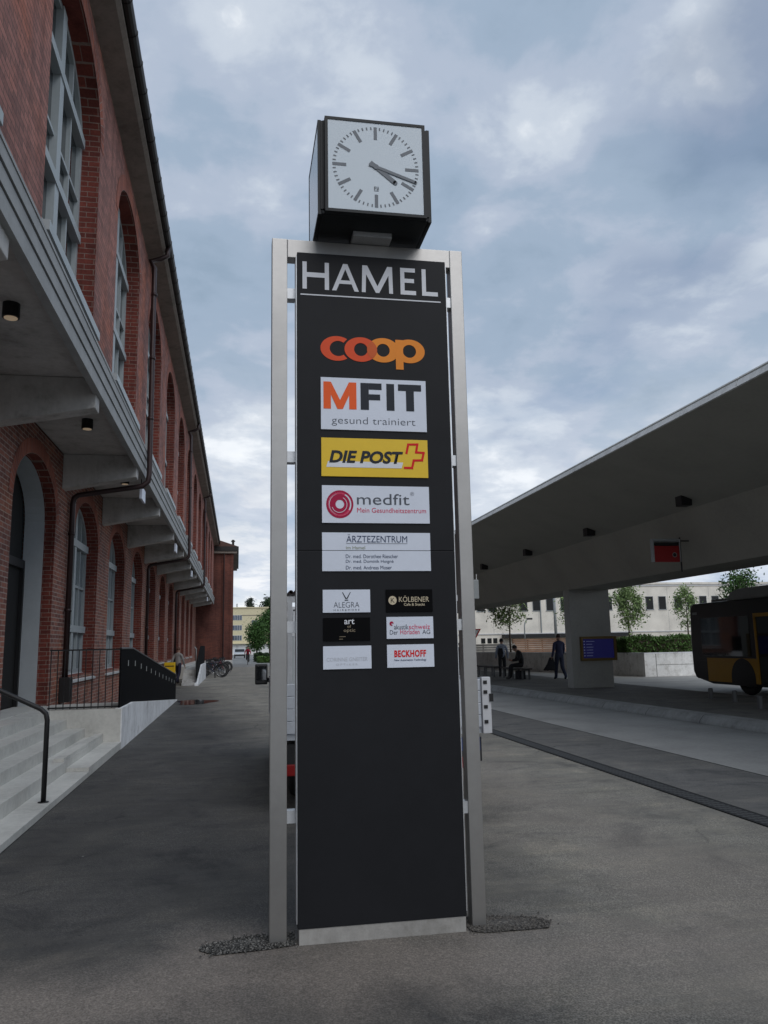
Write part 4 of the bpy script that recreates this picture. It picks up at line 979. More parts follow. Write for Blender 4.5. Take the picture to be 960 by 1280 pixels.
def lamp_post(pts, r, head, label):
    o = empty('street_lamp', pts[0], label, 'street lamp')
    b = MB(); b.tube(pts, r, 10); b.build('pole', GREY_BOX, o, smooth=True)
    if head:
        x, y, z = pts[-1]; b = MB(); b.box(x-.12, x+.28, y-.12, y+.12, z-.09, z+.04); b.build('lamp_head', BLACK, o, bevel=.03)
lamp_post([(21.25, 58, .93), (21.25, 58, 2.8), (21.3, 58, 3.05), (21.42, 58, 3.25), (21.6, 58, 3.38)], .045, True, 'small curved street lamp in front of the white depot')
lamp_post([(22.5, 55, .93), (22.5, 55, 6.6)], [.11, .085], True, 'tall thick pale pole left of the concrete column')

# ------------------------------------------------------------------ trees and hedges
def leaf(b, p, size):
    n = Vector((random.gauss(0, 1), random.gauss(0, 1), random.gauss(.5, .9))).normalized(); a = n.orthogonal().normalized(); a.rotate(Quaternion(n, random.uniform(0, 6.28))); c = n.cross(a)
    s_ = size*random.uniform(.6, 1.3); p = Vector(p)
    b.add([p-a*s_, p+c*s_*.45+n*s_*.12, p+a*s_, p-c*s_*.45+n*s_*.12], [(0, 1, 2, 3)])
def tree(x, y, z0, h, cr, clear, nleaf, lsize, lm, label, tr=.05, group=None, conical=False, clump=.22, name='tree'):
    o = empty(name, (x, y, z0), label, 'tree', group)
    rnd = random.Random(int(x*100+y*7)); tw = MB(); tips = []
    top = h*.93
    pts = [(x+rnd.uniform(-.03, .03)*h*.25, y+rnd.uniform(-.03, .03)*h*.2, z0+top*t) for t in (0, .25, .5, .75, 1)]; pts[0] = (x, y, z0-.05)
    tw.tube(pts, [tr, tr*.85, tr*.65, tr*.4, tr*.15], 8)
    nl = 18 if not conical else 26
    for k in range(nl):
        t = clear+(1-clear)*(k+.5)/nl; i = min(3, int(t*4)); f = t*4-i
        base = Vector(pts[i]).lerp(Vector(pts[i+1]), min(1, f))
        a = rnd.uniform(0, 6.28); u = (t-clear)/(1-clear)
        if conical: L = cr*(1-u)*rnd.uniform(.8, 1.1)+.1; up = -.05
        else: L = cr*(math.sin(math.pi*(u*.82+.15))**.8)*rnd.uniform(.65, 1.1); up = .75*rnd.uniform(.6, 1.2)
        d = Vector((math.cos(a), math.sin(a), up)).normalized()
        mid = base+d*L*.55+Vector((0, 0, .03*L)); end = base+d*L+Vector((rnd.uniform(-.1, .1)*L, rnd.uniform(-.1, .1)*L, .15*L if not conical else -.1*L))
        tw.tube([base, mid, end], [tr*.38*(1-u*.6), tr*.22, tr*.07], 5)
        for q in range(5):
            tips.append(base.lerp(end, rnd.uniform(.45, 1.08))+Vector((rnd.gauss(0, .13), rnd.gauss(0, .13), rnd.gauss(0, .13)))*cr)
    tw.build('trunk', BARK, o, smooth=True)
    st_ = random.getstate(); random.seed(int(x*31+y))
    lv = MB()
    for k in range(nleaf):
        c = tips[random.randrange(len(tips))]; g_ = clump*cr
        leaf(lv, c+Vector((random.gauss(0, g_), random.gauss(0, g_), random.gauss(0, g_*.8))), lsize)
    lv.build('crown', lm, o); random.setstate(st_)
    return o
tree(17.5, 50.5, .93, 4.1, 1.25, .42, 3000, .085, LEAF_Y, 'young open tree between the steel post and the small curved lamp', .07)
tree(21.75, 50.2, .93, 4.0, 1.2, .40, 2000, .085, LEAF_Y, 'young tree partly hidden by the left side of the concrete column', .07)
tree(21.5, 42, .93, 3.75, .95, .36, 2600, .08, LEAF_Y, 'young tree just right of the concrete column behind the hedge', .06)
tree(25.1, 42, .93, 3.7, .8, .38, 1500, .075, LEAF_Y, 'thin young tree behind the hedge at the rear corner of the bus', .055)
tree(28.9, 42.5, .93, 4.4, 1.35, .4, 2200, .10, LEAF_G, 'bushy green tree rising above the roof of the bus', .08)
def hedge(x0, x1, y0, y1, z0, z1, n, ls, lm, label, kind=None):
    o = empty('hedge', ((x0+x1)/2, (y0+y1)/2, z0), label, 'hedge')
    b = MB(); b.box(x0+.1, x1-.1, y0+.1, y1-.1, z0-.02, z1-.15); b.build('branches', BARK, o)
    lv = MB()
    for k in range(n):
        f = random.random()
        if f < .5: p = (random.uniform(x0, x1), y0+abs(random.gauss(0, .09)), random.uniform(z0, z1))
        elif f < .85: p = (random.uniform(x0, x1), random.uniform(y0, y1), z1-abs(random.gauss(0, .1)))
        elif f < .93: p = (x0+abs(random.gauss(0, .08)), random.uniform(y0, y1), random.uniform(z0, z1))
        else: p = (x1-abs(random.gauss(0, .08)), random.uniform(y0, y1), random.uniform(z0, z1))
        w_ = .07*math.sin(p[0]*3.1)+.06*math.sin(p[0]*7.7+1)
        leaf(lv, (p[0], p[1], p[2]+w_*(p[2]-z0)), ls)
    lv.build('leaves', lm, o); return o
hedge(17.75, 30, 34.9, 36.3, .93, 1.78, 11000, .075, LEAF_H, 'dense clipped green hedge on top of the concrete retaining wall')
tree(2.45, 105, 0, 4.5, 1.45, .30, 5200, .15, LEAF_G, 'round dense green tree in front of the cream apartment block', .12, clump=.26)
tree(4.5, 108, 0, 6.3, 1.75, .25, 5200, .17, LEAF_G, 'taller dense green tree at the edge of the left steel post', .14, clump=.26)
tree(3.1, 222, 0, 15.6, 2.6, .2, 2600, .32, LEAF_C, 'sparse conifer standing up behind the roof of the cream apartment block', .2, conical=True, clump=.16)
tree(8.6, 224, 0, 14.6, 3.6, .2, 4200, .4, LEAF_D, 'dark broad tree behind the right end of the cream apartment block', .25, clump=.25)
hedge(1.9, 5.5, 93, 96, 0, .95, 2600, .13, LEAF_D, 'low dark hedge under the round green tree')
hedge(2.1, 5.5, 86, 89, 0, .62, 2400, .12, LEAF_H, 'lower near hedge along the path beside the truck mirror')

# cream apartment block far down the street
ap = empty('apartment_block', (1, 180, 0), 'cream yellow four storey apartment block at the end of the street', 'building')
b = MB(); b.box(-12, 6.6, 180, 195, 2.6, 10.2); b.build('wall', CREAM, ap)
b = MB(); b.box(-12, 6.6, 180.3, 195, 0, 2.4); b.build('ground_floor', WHITE_R, ap)
b = MB(); b.box(-12.1, 6.8, 179.4, 195, 2.4, 2.6); b.build('balcony_band', CREAM, ap)
b = MB(); b.box(-12.2, 6.75, 179.8, 195.2, 10.2, 10.42); b.build('parapet', CREAM, ap)
b = MB(); b.box(.8, 6.65, 179.93, 179.998, 8.55, 8.68); b.build('string_course', CORNICE, ap)
b = MB(); b.tube([(-.2, 184, 10.3), (-.2, 184, 11.4)], .1, 8); b.build('chimney_pipe', GUTTER, ap)
for z in (7.55, 5.35, 3.15):
    for x in (-8.4, -5.4, -.1):
        b = MB(); b.box(x-1.0, x+1.05, 179.95, 180.02, z, z+1.15); f = b.build('window', WHITE_R, ap)
        for q in range(4): 
            g_ = MB(); g_.box(x-.96+q*.5, x-.52+q*.5, 179.93, 179.96, z+.06, z+1.09); g_.build('pane', WIN_BLUE, f)
b = MB(); b.box(3.0, 4.4, 179.95, 180.02, 6.4, 7.5); b.build('window', WIN_BLUE, ap)
for x in (-3.5, .2, 3.6): 
    b = MB(); b.box(x, x+3.2, 180.24, 180.31, .05, 2.2); b.build('garage_door', SIGN_WHITE, ap)

# ------------------------------------------------------------------ truck parked behind the pylon
tr = empty('dropside_truck', (1.45, 10, 0), 'white dropside truck with ladder rack parked behind the sign pylon', 'truck')
b = MB(); b.box(.44, 2.56, 8.25, 11.1, .70, .76); b.build('load_bed', ALU, tr)
b = MB()
for k in range(4): b.box(.45, 2.50, 8.22, 8.249, .765+k*.122, .765+k*.122+.117)
o = b.build('tailgate', ALU, tr, bevel=.004)
b = MB(); b.box(2.505, 2.60, 8.19, 8.26, .70, 1.27); b.build('corner_post', TRUCK_W, tr, bevel=.006)
b = MB(); b.box(.415, .448, 8.19, 8.26, .70, 1.25); b.build('corner_post', TRUCK_W, tr, bevel=.004)
for q in [(2.52, 2.56, 8.182, 8.19, z, z+.035) for z in (.80, .95, 1.10, 1.2)]+[(2.58, 2.62, 8.175, 8.25, 1.02, 1.1), (.345, .414, 8.2, 8.22, .9, .99), (.345, .414, 8.2, 8.22, 1.08, 1.15)]:
    b = MB(); b.box(*q); b.build('latch', BLACK, tr)
for x in (.42, 2.57):
    b = MB()
    for k in range(4): b.box(x, x+.025, 8.27, 11.08, .765+k*.122, .765+k*.122+.117)
    b.build('side_board', ALU, tr)
b = MB(); b.box(.9, 2.0, 8.35, 13.2, .45, .66); b.build('chassis', BLACK, tr)
b = MB(); b.box(.42, 2.50, 8.26, 8.34, .42, .66); b.build('light_bar', BLACK, tr)
for x in (.48, 2.12):
    b = MB(); b.box(x, x+.34, 8.235, 8.262, .36, .47); b.build('tail_light', TAIL, tr, bevel=.01)
b = MB(); b.box(2.2, 2.48, 8.243, 8.259, .53, .66); b.build('blue_tag', TRUCK_B, tr)
b = MB(); b.box(.5, 2.4, 11.2, 12.9, .5, 1.55); b.prism([(11.2, 1.55), (11.25, 2.02), (12.2, 2.05), (12.75, 1.55)], 0, .58, 2.32); b.build('cab', TRUCK_W, tr, bevel=.03)
b = MB(); b.box(.75, 2.15, 11.185, 11.2, 1.4, 1.9); b.build('rear_window', DGLASS, tr)
b = MB()
for x in (.50, .74, 2.3): b.box(x, x+.05, 11.05, 11.1, .76, 2.12)
b.box(.50, 2.35, 11.05, 11.1, 2.1, 2.16); b.box(.50, 2.35, 11.04, 11.09, 1.76, 1.82)
b.tube([(.62, 11.02, .8), (.72, 11.02, 2.1)], .025, 8); b.build('ladder_rack', STEEL_L, tr)
b = MB(); b.box(.45, 2.4, 8.30, 8.35, 2.07, 2.13); b.box(.50, .55, 8.30, 8.35, .77, 2.07); b.box(2.35, 2.4, 8.3, 8.35, .77, 1.2); b.build('rear_hoop', STEEL_L, tr)
b = MB(); b.box(.56, .75, 10.9, 11.0, .77, 1.75); b.build('headboard', GREY_BOX, tr)
mi = MB(); mi.box(.235, .40, 11.0, 11.06, 1.13, 1.40); mo = mi.build('wing_mirror', BLACK, tr, bevel=.02)
b = MB(); b.box(.255, .38, 10.992, 10.999, 1.19, 1.37); b.build('mirror_glass', MIRROR, mo)
b = MB(); b.tube([(.37, 11.03, 1.2), (.5, 11.35, 1.15), (.55, 11.5, 1.15)], .03, 8); b.build('mirror_arm', BLACK, mo)
for y in (9.2, 12.3):
    for x in (.52, 2.12):
        b = MB(); b.ring((x+.14, y, .34), (1, 0, 0), .24, .10, 26, 8); o = b.build('wheel', RUBBER, tr, smooth=True)
        b = MB(); b.tube([(x+.06, y, .34), (x+.2, y, .34)], .18, 18); b.build('rim', GREY_BOX, o)
for x, z, lab in ((.535, 2.17, 'left dark pipe of the two lying on the truck rack'), (.588, 2.17, 'right dark pipe of the two lying on the truck rack')):
    b = MB(); b.ring((x, 8.28, z), (0, 1, 0), .019, .005, 18, 6)
    b.tube([(x, 8.28, z), (x, 11.6, z)], .0235, 16, 0, False); b.tube([(x, 8.29, z), (x, 11.6, z)], .0165, 16, 1, False)
    tag(b.build('pipe', [PIPE, DARK], smooth=True), lab, 'pipe')

# small roadside devices
ys_ = empty('yield_sign', (15.05, 50, 0), 'small white triangular yield sign with red border right of the steel post', 'road sign')
b = MB(); b.tube([(14.95, 50.1, .9), (14.95, 50.1, 2.5)], .03, 8); b.build('pole', GREY_BOX, ys_)
yx, yz, S_ = 14.98, 2.30, .40
b = MB(); b.prism([(yx-S_, yz+.22), (yx+S_, yz+.22), (yx, yz-.46)], 1, 50.0, 50.03); b.build('red_border', V_RED, ys_)
b = MB(); b.prism([(yx-S_*.66, yz+.155), (yx+S_*.66, yz+.155), (yx, yz-.30)], 1, 49.985, 49.998); b.build('white_field', SIGN_WHITE, ys_)
dv = empty('post_device', (5.1, 17, 0), 'small grey box with a thin antenna on a pole behind the right steel post', 'device')
b = MB(); b.box(5.02, 5.22, 17, 17.2, 2.58, 3.0); b.build('box', GREY_BOX, dv, bevel=.015)
b = MB(); b.tube([(5.20, 17.1, 3.0), (5.20, 17.1, 3.13)], .008, 6); b.build('antenna', SIGN_WHITE, dv)
b = MB(); b.tube([(5.05, 17.1, 0), (5.05, 17.1, 2.6)], .03, 8); b.build('pole', GREY_BOX, dv)

# ------------------------------------------------------------------ bicycles
BK_COL = [mat('bike_paint_'+n, c, .35, .2, .05) for n, c in (('black', (.012, .012, .014)), ('blue', (.02, .035, .09)), ('silver', (.25, .26, .27)), ('red', (.16, .012, .012)))]
def bicycle(pm_, label, group=None):
    o = empty('bicycle', (0, 0, 0), label, 'bicycle', group)
    f = MB(); r = .018
    bb, st_, hd_, rw_, fw_ = (-.08, 0, .29), (-.22, 0, .80), (.36, 0, .78), (-.52, 0, .34), (.55, 0, .34)
    for a, c in ((bb, st_), (bb, hd_), ((-.20, 0, .72), hd_)): f.tube([a, c], r, 8)
    for s_ in (-.05, .05):
        f.tube([(bb[0], s_*.5, bb[2]), (rw_[0], s_, rw_[2])], .011, 6); f.tube([(-.20, s_*.3, .74), (rw_[0], s_, rw_[2])], .010, 6)
        f.tube([(.37, s_*.6, .72), (.45, s_, .5), (fw_[0], s_, fw_[2])], .012, 6)
    f.tube([hd_, (.33, 0, .90)], .016, 8); f.build('frame', pm_, o, local=True)
    for c in (rw_, fw_):
        t = MB(); t.ring(c, (0, 1, 0), .325, .018, 32, 6); w_ = t.build('wheel', RUBBER, o, local=True, smooth=True)
        s2 = MB(); s2.ring(c, (0, 1, 0), .305, .010, 32, 5)
        for k in range(14):
            a = 2*math.pi*k/14; s2.tube([(c[0], (.02 if k % 2 else -.02), c[2]), (c[0]+.30*math.cos(a), 0, c[2]+.30*math.sin(a))], .0025, 4)
        s2.tube([(c[0], -.05, c[2]), (c[0], .05, c[2])], .02, 8); s2.build('rim', CHROME, w_, local=True)
    h_ = MB(); h_.tube([(.24, -.29, .97), (.33, -.22, .99), (.36, 0, .93), (.33, .22, .99), (.24, .29, .97)], .013, 8); h_.build('handlebar', BLACK, o, local=True, smooth=True)
    s3 = MB(); s3.tube([st_, (-.235, 0, .88)], .013, 8); s3.prism([(-.38, -.08), (-.36, .08), (-.24, .045), (-.10, .02), (-.10, -.02), (-.24, -.045)], 2, .88, .93); s3.build('saddle', BLACK, o, local=True)
    p_ = MB(); p_.ring((bb[0], .05, bb[2]), (0, 1, 0), .085, .006, 20, 5); p_.tube([(bb[0], .06, bb[2]), (bb[0]+.12, .07, bb[2]-.11)], .009, 6); p_.tube([(bb[0], -.06, bb[2]), (bb[0]-.12, -.07, bb[2]+.11)], .009, 6)
    p_.box(bb[0]+.08, bb[0]+.17, .07, .15, bb[2]-.12, bb[2]-.10); p_.box(bb[0]-.17, bb[0]-.08, -.15, -.07, bb[2]+.10, bb[2]+.12); p_.build('pedals', CHROME, o, local=True)
    g_ = MB()
    for c, a0, a1 in ((rw_, 10, 170), (fw_, 20, 140)):
        pts = [(c[0]+.36*math.cos(R(a)), 0, c[2]+.36*math.sin(R(a))) for a in range(a0, a1+1, 15)]; g_.tube(pts, .014, 5)
    g_.build('mudguards', BLACK, o, local=True)
    return o
GB = 'bicycles parked in a row before the brick wing'
protos = [bicycle(c, 'x', GB) for c in BK_COL]
mid_label = 'dark bicycle in the middle of the parked row before the brick wing'
spots = [(0, -1.3, 46.6), (1, -1.5, 47.5), (0, -1.3, 48.3), (2, -1.4, 49.2), (0, -1.35, 50.1), (3, -1.3, 50.9), (1, -1.4, 51.8), (0, -1.2, 52.6), (2, -1.3, 53.5), (0, -1.35, 54.3), (1, -1.3, 55.2), (0, -1.25, 56.0), (0, -1.3, 56.9), (0, -1.2, 58.2)]
usedp = set()
for i, (k, x, y) in enumerate(spots):
    o = protos[k] if k not in usedp else copy_tree(protos[k]); usedp.add(k)
    o.location = (x+random.uniform(-.08, .08), y, 0); o.rotation_euler = (R(random.uniform(-5, 7)), 0, R(random.uniform(-22, 16))+(math.pi if i % 3 == 1 else 0))
    o['group'] = GB
    o['label'] = {0: 'black bicycle nearest to the viewer in the parked row beside the far steps', 13: 'black bicycle farthest away in the parked row, its front wheel clear of the others', 3: 'silver bicycle nearer to the viewer of the two silver ones in the parked row', 5: 'dark red bicycle in the parked row before the brick wing', 8: 'silver bicycle farther from the viewer of the two silver ones in the parked row', 1: 'dark blue bicycle second from the viewer in the parked row', 6: 'dark blue bicycle just beyond the dark red one in the parked row', 10: 'dark blue bicycle farthest from the viewer of the blue ones in the parked row'}.get(i, 'black bicycle standing inside the parked row before the brick wing')
# bike rack at the near end
rk = empty('bike_rack', (-1.2, 45.9, 0), 'dark bicycle rack hoop at the near end of the parked bicycles', 'bike rack')
b = MB(); b.tube([(-1.75, 45.9, 0), (-1.75, 45.9, .75), (-1.65, 45.9, .82), (-1.3, 45.9, .82), (-1.2, 45.9, .75), (-1.2, 45.9, 0)], .03, 8); b.build('hoop', BLACK, rk)

# ------------------------------------------------------------------ people
def person(label, joints=None, cols=None, hair=None, loc=(0, 0, 0), rz=0, scale=1., extra=None, hairlong=0):
    """one continuous skinned body; cols: trousers, top, skin, shoes"""
    J = dict(pelvis=((0, 0, .95), .15, .12), waist=((0, .0, 1.08), .145, .115), chest=((0, .0, 1.28), .175, .125), collar=((0, -.01, 1.43), .115, .085), neck=((0, 0, 1.50), .058, .058), chin=((0, .018, 1.565), .078, .086), head=((0, .015, 1.645), .090, .106), crown=((0, .005, 1.715), .068, .084))
    for s_, n in ((-1, 'l'), (1, 'r')):
        J['sh'+n] = ((s_*.19, -.01, 1.39), .072, .072); J['el'+n] = ((s_*.25, -.03, 1.12), .058, .058); J['wr'+n] = ((s_*.26, .03, .89), .042, .042); J['ha'+n] = ((s_*.252, .045, .82), .034, .022)
        J['hi'+n] = ((s_*.09, 0, .90), .105, .108); J['kn'+n] = ((s_*.10, .015, .50), .078, .08); J['an'+n] = ((s_*.105, -.02, .09), .058, .062); J['to'+n] = ((s_*.115, .13, .035), .04, .032)
    for k, v in (joints or {}).items(): J[k] = (v, J[k][1], J[k][2])
    bones = [('pelvis', 'waist'), ('waist', 'chest'), ('chest', 'collar'), ('collar', 'neck'), ('neck', 'chin'), ('chin', 'head'), ('head', 'crown')]
    for n in 'lr': bones += [('collar', 'sh'+n), ('sh'+n, 'el'+n), ('el'+n, 'wr'+n), ('wr'+n, 'ha'+n), ('pelvis', 'hi'+n), ('hi'+n, 'kn'+n), ('kn'+n, 'an'+n), ('an'+n, 'to'+n)]
    names = list(J); idx = {n: i for i, n in enumerate(names)}
    me = bpy.data.meshes.new('skel'); me.from_pydata([J[n][0] for n in names], [(idx[a], idx[c]) for a, c in bones], [])
    tmp = bpy.data.objects.new('skel', me); COL.objects.link(tmp)
    tmp.modifiers.new('skin', 'SKIN')
    for n in names:
        sv = me.skin_vertices[0].data[idx[n]]; sv.radius = (J[n][1], J[n][2]); sv.use_root = (n == 'pelvis')
    ss = tmp.modifiers.new('sub', 'SUBSURF'); ss.levels = 2; ss.render_levels = 2
    dg = bpy.context.evaluated_depsgraph_get(); m2 = bpy.data.meshes.new_from_object(tmp.evaluated_get(dg)); bpy.data.objects.remove(tmp)
    root = empty('person', loc, label, 'person', None, rz); root.scale = (scale,)*3
    bm = bmesh.new(); bm.from_mesh(m2)
    region = {}
    for a, c in bones:
        k = 1
        if c[:2] in ('kn', 'an') or c[:2] == 'hi': k = 0
        if c[:2] == 'to': k = 3
        if c[:2] == 'ha' or c in ('neck', 'chin', 'head', 'crown'): k = 2
        region[(a, c)] = k
    def seg(p, a, c):
        a, c = Vector(a), Vector(c); d = c-a; t = max(0, min(1, (p-a).dot(d)/max(1e-9, d.length_squared))); return (p-a-d*t).length
    for f in bm.faces:
        p = f.calc_center_median(); best = min(bones, key=lambda q: seg(p, J[q[0]][0], J[q[1]][0])-(J[q[0]][1]+J[q[1]][1])*.35)
        f.material_index = region[best]; f.smooth = True
    # fingers, nose and ears joined into the same skin mesh
    def add_tube(pts, r, mi=2):
        b_ = MB(); b_.tube(pts, r, 6)
        vs = [bm.verts.new(v) for v in b_.v]
        for f in b_.f:
            try: nf = bm.faces.new([vs[i] for i in f]); nf.material_index = mi; nf.smooth = True
            except ValueError: pass
    for n, s_ in (('l', -1), ('r', 1)):
        h_ = Vector(J['ha'+n][0]); w_ = Vector(J['wr'+n][0]); d = (h_-w_).normalized(); fwd = Vector((0, 1, 0)); fwd = (fwd-d*fwd.dot(d)).normalized(); side = d.cross(fwd)
        for k in range(4):
            o_ = fwd*(.03-.02*k); L = (.075, .085, .08, .06)[k]
            add_tube([h_+o_, h_+o_+d*L*.6, h_+o_+d*L+side*(-s_)*.018], [.0095, .009, .006])
        add_tube([h_-d*.03+fwd*.025, h_+fwd*.05+d*.01, h_+fwd*.055+d*.045], [.011, .010, .007])
    hd = Vector(J['head'][0]); up = (Vector(J['crown'][0])-Vector(J['chin'][0])).normalized(); fw_ = Vector((0, 1, 0)); fw_ = (fw_-up*fw_.dot(up)).normalized(); sd = up.cross(fw_)
    add_tube([hd+fw_*.092+up*.015, hd+fw_*.118-up*.02, hd+fw_*.092-up*.028], [.008, .014, .010])
    for s_ in (-1, 1): add_tube([hd+sd*s_*.078+up*.02, hd+sd*s_*.094, hd+sd*s_*.078-up*.03], [.012, .018, .010])
    m2.materials.clear()
    for c in cols: m2.materials.append(c)
    bm.to_mesh(m2); bm.free(); m2.name = 'body'
    ob = bpy.data.objects.new('body', m2); COL.objects.link(ob); ob.parent = root
    if hair:
        b_ = MB(); vs = []; fs = []
        N_, M_ = 14, 7
        for i in range(M_+1):
            th = (math.pi*.62)*i/M_
            for k in range(N_):
                a = 2*math.pi*k/N_; d = sd*math.cos(a)*math.sin(th)*.098+fw_*math.sin(a)*math.sin(th)*.113+up*math.cos(th)*.108
                if math.sin(a) > .2 and th > 1.1: d *= .80
                vs.append(hd+up*.022-fw_*.006+d*(1+.03*math.sin(5*a+i)))
        for i in range(M_):
            for k in range(N_): fs.append((i*N_+k, i*N_+(k+1) % N_, (i+1)*N_+(k+1) % N_, (i+1)*N_+k))
        b_.add(vs, fs); b_.build('hair', hair, root, smooth=True, local=True)
    return root
HAIR_D = mat('hair_dark', (.012, .009, .008), .6, 0, .1); HAIR_R = mat('hair_auburn', (.09, .035, .02), .6, 0, .1); HAIR_G = mat('hair_greying', (.06, .035, .03), .6, 0, .1)
SHOE = mat('shoe_leather', (.015, .013, .012), .5, 0, .1)
JEAN_K = mat('trousers_black', (.012, .012, .014), .85, 0, .15); JEAN_B = mat('trousers_denim', (.035, .045, .08), .85, 0, .15); TR_NAVY = mat('trousers_navy', (.02, .02, .045), .85, 0, .15)
TOP_P = mat('shirt_pattern', (.30, .34, .42), .85, 0, .55, 26.); TOP_K = mat('jacket_black', (.010, .010, .012), .8, 0, .15); TOP_N = mat('shirt_navy', (.04, .045, .10), .85, 0, .2); TOP_G = mat('jacket_grey', (.27, .26, .25), .85, 0, .15); TOP_R = mat('jacket_red', (.25, .012, .03), .8, 0, .15)
BAG = mat('bag_fabric', (.012, .012, .016), .85, 0, .2)
walk = dict(knl=(-.09, .13, .50), anl=(-.095, .16, .10), tol=(-.1, .31, .05), knr=(.09, -.03, .49), anr=(.10, -.27, .14), tor=(.105, -.16, .035), ell=(-.235, -.14, 1.14), wrl=(-.23, -.12, .90), hal=(-.23, -.10, .83), elr=(.235, .06, 1.12), wrr=(.235, .18, .92), har=(.232, .22, .86))
# standing traveller
p = person('standing person in grey patterned shirt and black trousers beside the bench under the canopy', dict(anl=(-.11, -.02, .09), tol=(-.14, .12, .035), wrl=(-.27, .10, .90), hal=(-.26, .15, .84)), (JEAN_K, TOP_P, SKIN, SHOE), HAIR_D, (11.27, 33.72, .155), R(-12), .93)
b = MB(); b.prism([(-.13, .98), (.10, .98), (.12, 1.15), (.09, 1.38), (-.10, 1.38), (-.14, 1.15)], 1, -.24, -.10); bp = b.build('backpack', BAG, None, bevel=.03, fix=True)
bp.location = (11.20, 33.72, .1); bp.rotation_euler = (0, 0, R(-12)); bp.scale = (.9, .9, .93); tag(bp, 'dark backpack worn by the standing person in the patterned shirt', 'backpack')
# seated person
sit = dict(pelvis=(0, 0, .60), waist=(0, .02, .73), chest=(0, .09, .93), collar=(0, .15, 1.07), neck=(0, .19, 1.13), chin=(0, .25, 1.17), head=(0, .29, 1.23), crown=(0, .30, 1.29))
for s_, n in ((-1, 'l'), (1, 'r')):
    sit['sh'+n] = (s_*.175, .12, 1.03); sit['el'+n] = (s_*.22, .20, .78); sit['wr'+n] = (s_*.10, .40, .74); sit['ha'+n] = (s_*.07, .46, .76)
    sit['hi'+n] = (s_*.09, .06, .57); sit['kn'+n] = (s_*.11, .46, .54); sit['an'+n] = (s_*.11, .52, .10); sit['to'+n] = (s_*.12, .67, .04)
person('person in black sitting bent forward on the bench under the canopy', sit, (JEAN_K, TOP_K, SKIN, SHOE), HAIR_D, (11.3, 31.3, .155), R(84), 1.0)
b = MB(); b.prism([(11.05, .16), (11.37, .16), (11.36, .5), (11.06, .5)], 1, 31.15, 31.5); b.tube([(11.12, 31.32, .5), (11.14, 31.32, .545), (11.28, 31.32, .545), (11.30, 31.32, .5)], .012, 6)
tag(b.build('bag', BAG), 'dark square bag standing under the bench beneath the seated person', 'bag')
# walker carrying a jacket
wk = dict(walk); wk.update(wrl=(-.30, .02, .90), hal=(-.32, .04, .83), ell=(-.26, -.05, 1.13))
person('person in dark blue shirt and jeans walking under the canopy left of the column', wk, (JEAN_B, TOP_N, SKIN, SHOE), HAIR_G, (12.32, 29.9, .155), R(6), 1.0)
b = MB(); vs = []; rows = 9
for i in range(rows):
    t = i/(rows-1); w_ = .07+.17*t
    for k in range(12):
        a = 2*math.pi*k/12; vs.append((12.0-.10*t+w_*math.cos(a)*(1+.15*math.sin(3*a+4*t)), 29.93+(.04+.05*t)*math.sin(a), .155+.86-.48*t+.03*math.sin(4*a)*t))
fs = [(i*12+k, i*12+(k+1) % 12, (i+1)*12+(k+1) % 12, (i+1)*12+k) for i in range(rows-1) for k in range(12)]+[list(range(12)), [(rows-1)*12+k for k in range(12)]]
b.add(vs, fs); tag(b.build('jacket', BAG, smooth=True, fix=True), 'black jacket hanging from the hand of the walker left of the column', 'jacket')
# walker by the brick wall
person('person in pale grey jacket and navy trousers walking beside the brick wall', walk, (TR_NAVY, TOP_G, SKIN, SHOE), HAIR_R, (-2.74, 39.4, 0), R(-28), .96)
# dark figure seen in the narrow gap
person('person in dark clothes seen in the narrow gap between sign panel and right steel post', {}, (JEAN_K, TOP_K, SKIN, SHOE), HAIR_D, (12.55, 45, 0), R(170), .95)
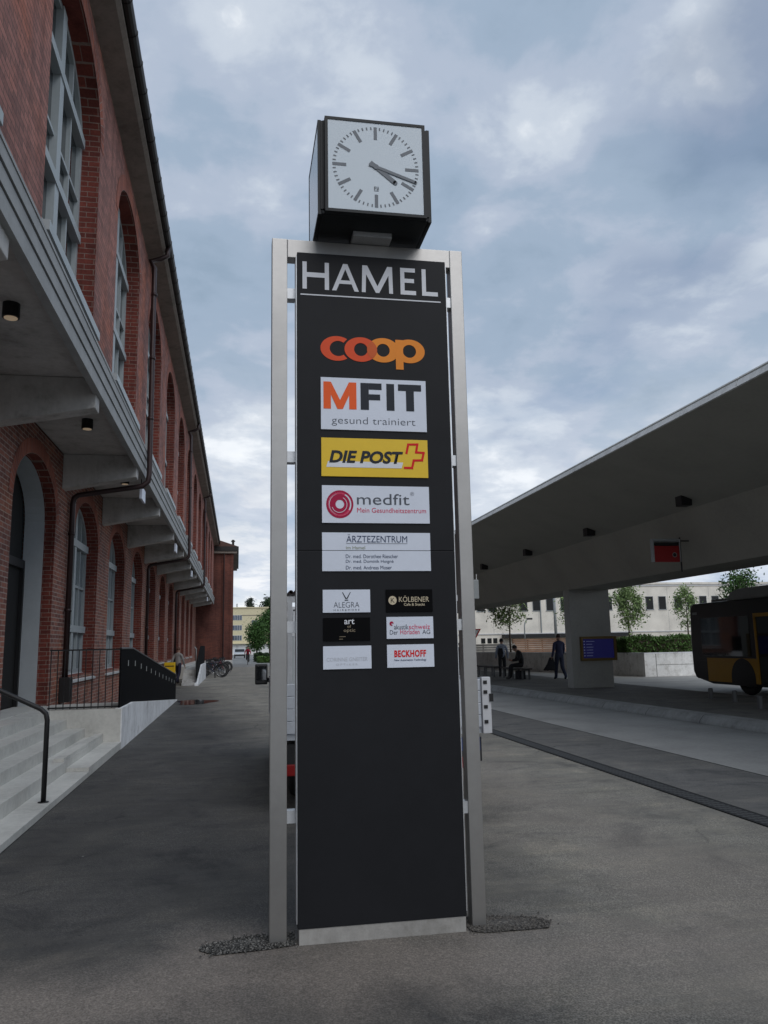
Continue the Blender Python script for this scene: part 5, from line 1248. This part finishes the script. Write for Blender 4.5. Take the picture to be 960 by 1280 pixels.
# cyclist
ride = dict(pelvis=(0, -.20, .98), waist=(0, -.14, 1.10), chest=(0, -.02, 1.29), collar=(0, .07, 1.43), neck=(0, .10, 1.50), chin=(0, .14, 1.56), head=(0, .15, 1.63), crown=(0, .14, 1.70))
for s_, n in ((-1, 'l'), (1, 'r')):
    ride['sh'+n] = (s_*.175, .05, 1.39); ride['el'+n] = (s_*.27, .14, 1.15); ride['wr'+n] = (s_*.27, .27, 1.02); ride['ha'+n] = (s_*.27, .32, 1.0)
ride.update(hil=(-.085, -.16, .93), hir=(.085, -.16, .93), knl=(-.10, .18, .68), anl=(-.11, .03, .30), tol=(-.115, .17, .26), knr=(.10, .22, .80), anr=(.11, -.10, .52), tor=(.115, .05, .46))
bx_, by_ = .98, 79
o = copy_tree(protos[0]); o.location = (bx_, by_, 0); o.rotation_euler = (0, 0, R(-90)); o['label'] = 'bicycle ridden by the cyclist in the red jacket on the path'
if 'group' in o: del o['group']
person('cyclist in red jacket riding towards the viewer along the path', ride, (JEAN_K, TOP_R, SKIN, SHOE), HAIR_D, (bx_, by_, 0), R(180), 1.0)

# far car
car = empty('parked_car', (.35, 128, 0), 'pale car with dark bumper parked in front of the garages of the cream block', 'car')
CARP = mat('car_paint', (.5, .52, .54), .3, .3, .03)
b = MB(); b.prism([(126.0, .35), (126.0, .75), (126.9, .95), (127.6, 1.42), (129.2, 1.45), (129.9, .98), (130.2, .9), (130.2, .35)], 0, -.52, 1.22); b.build('body', CARP, car, bevel=.06, fix=True)
b = MB(); b.prism([(126.96, 1.0), (127.58, 1.38), (127.56, 1.40), (126.92, 1.0)], 0, -.38, 1.08); b.build('windscreen', DGLASS, car)
b = MB(); b.box(-.5, 1.2, 125.96, 126.0, .35, .58); b.build('bumper', BLACK, car)
for x in (-.45, .9): 
    b = MB(); b.box(x, x+.25, 125.97, 126.02, .62, .75); b.build('headlight', SIGN_WHITE, car)
for x in (-.5, 1.0):
    for y in (126.8, 129.4):
        b = MB(); b.ring((x+.1, y, .32), (1, 0, 0), .22, .09, 22, 6); b.build('wheel', RUBBER, car)
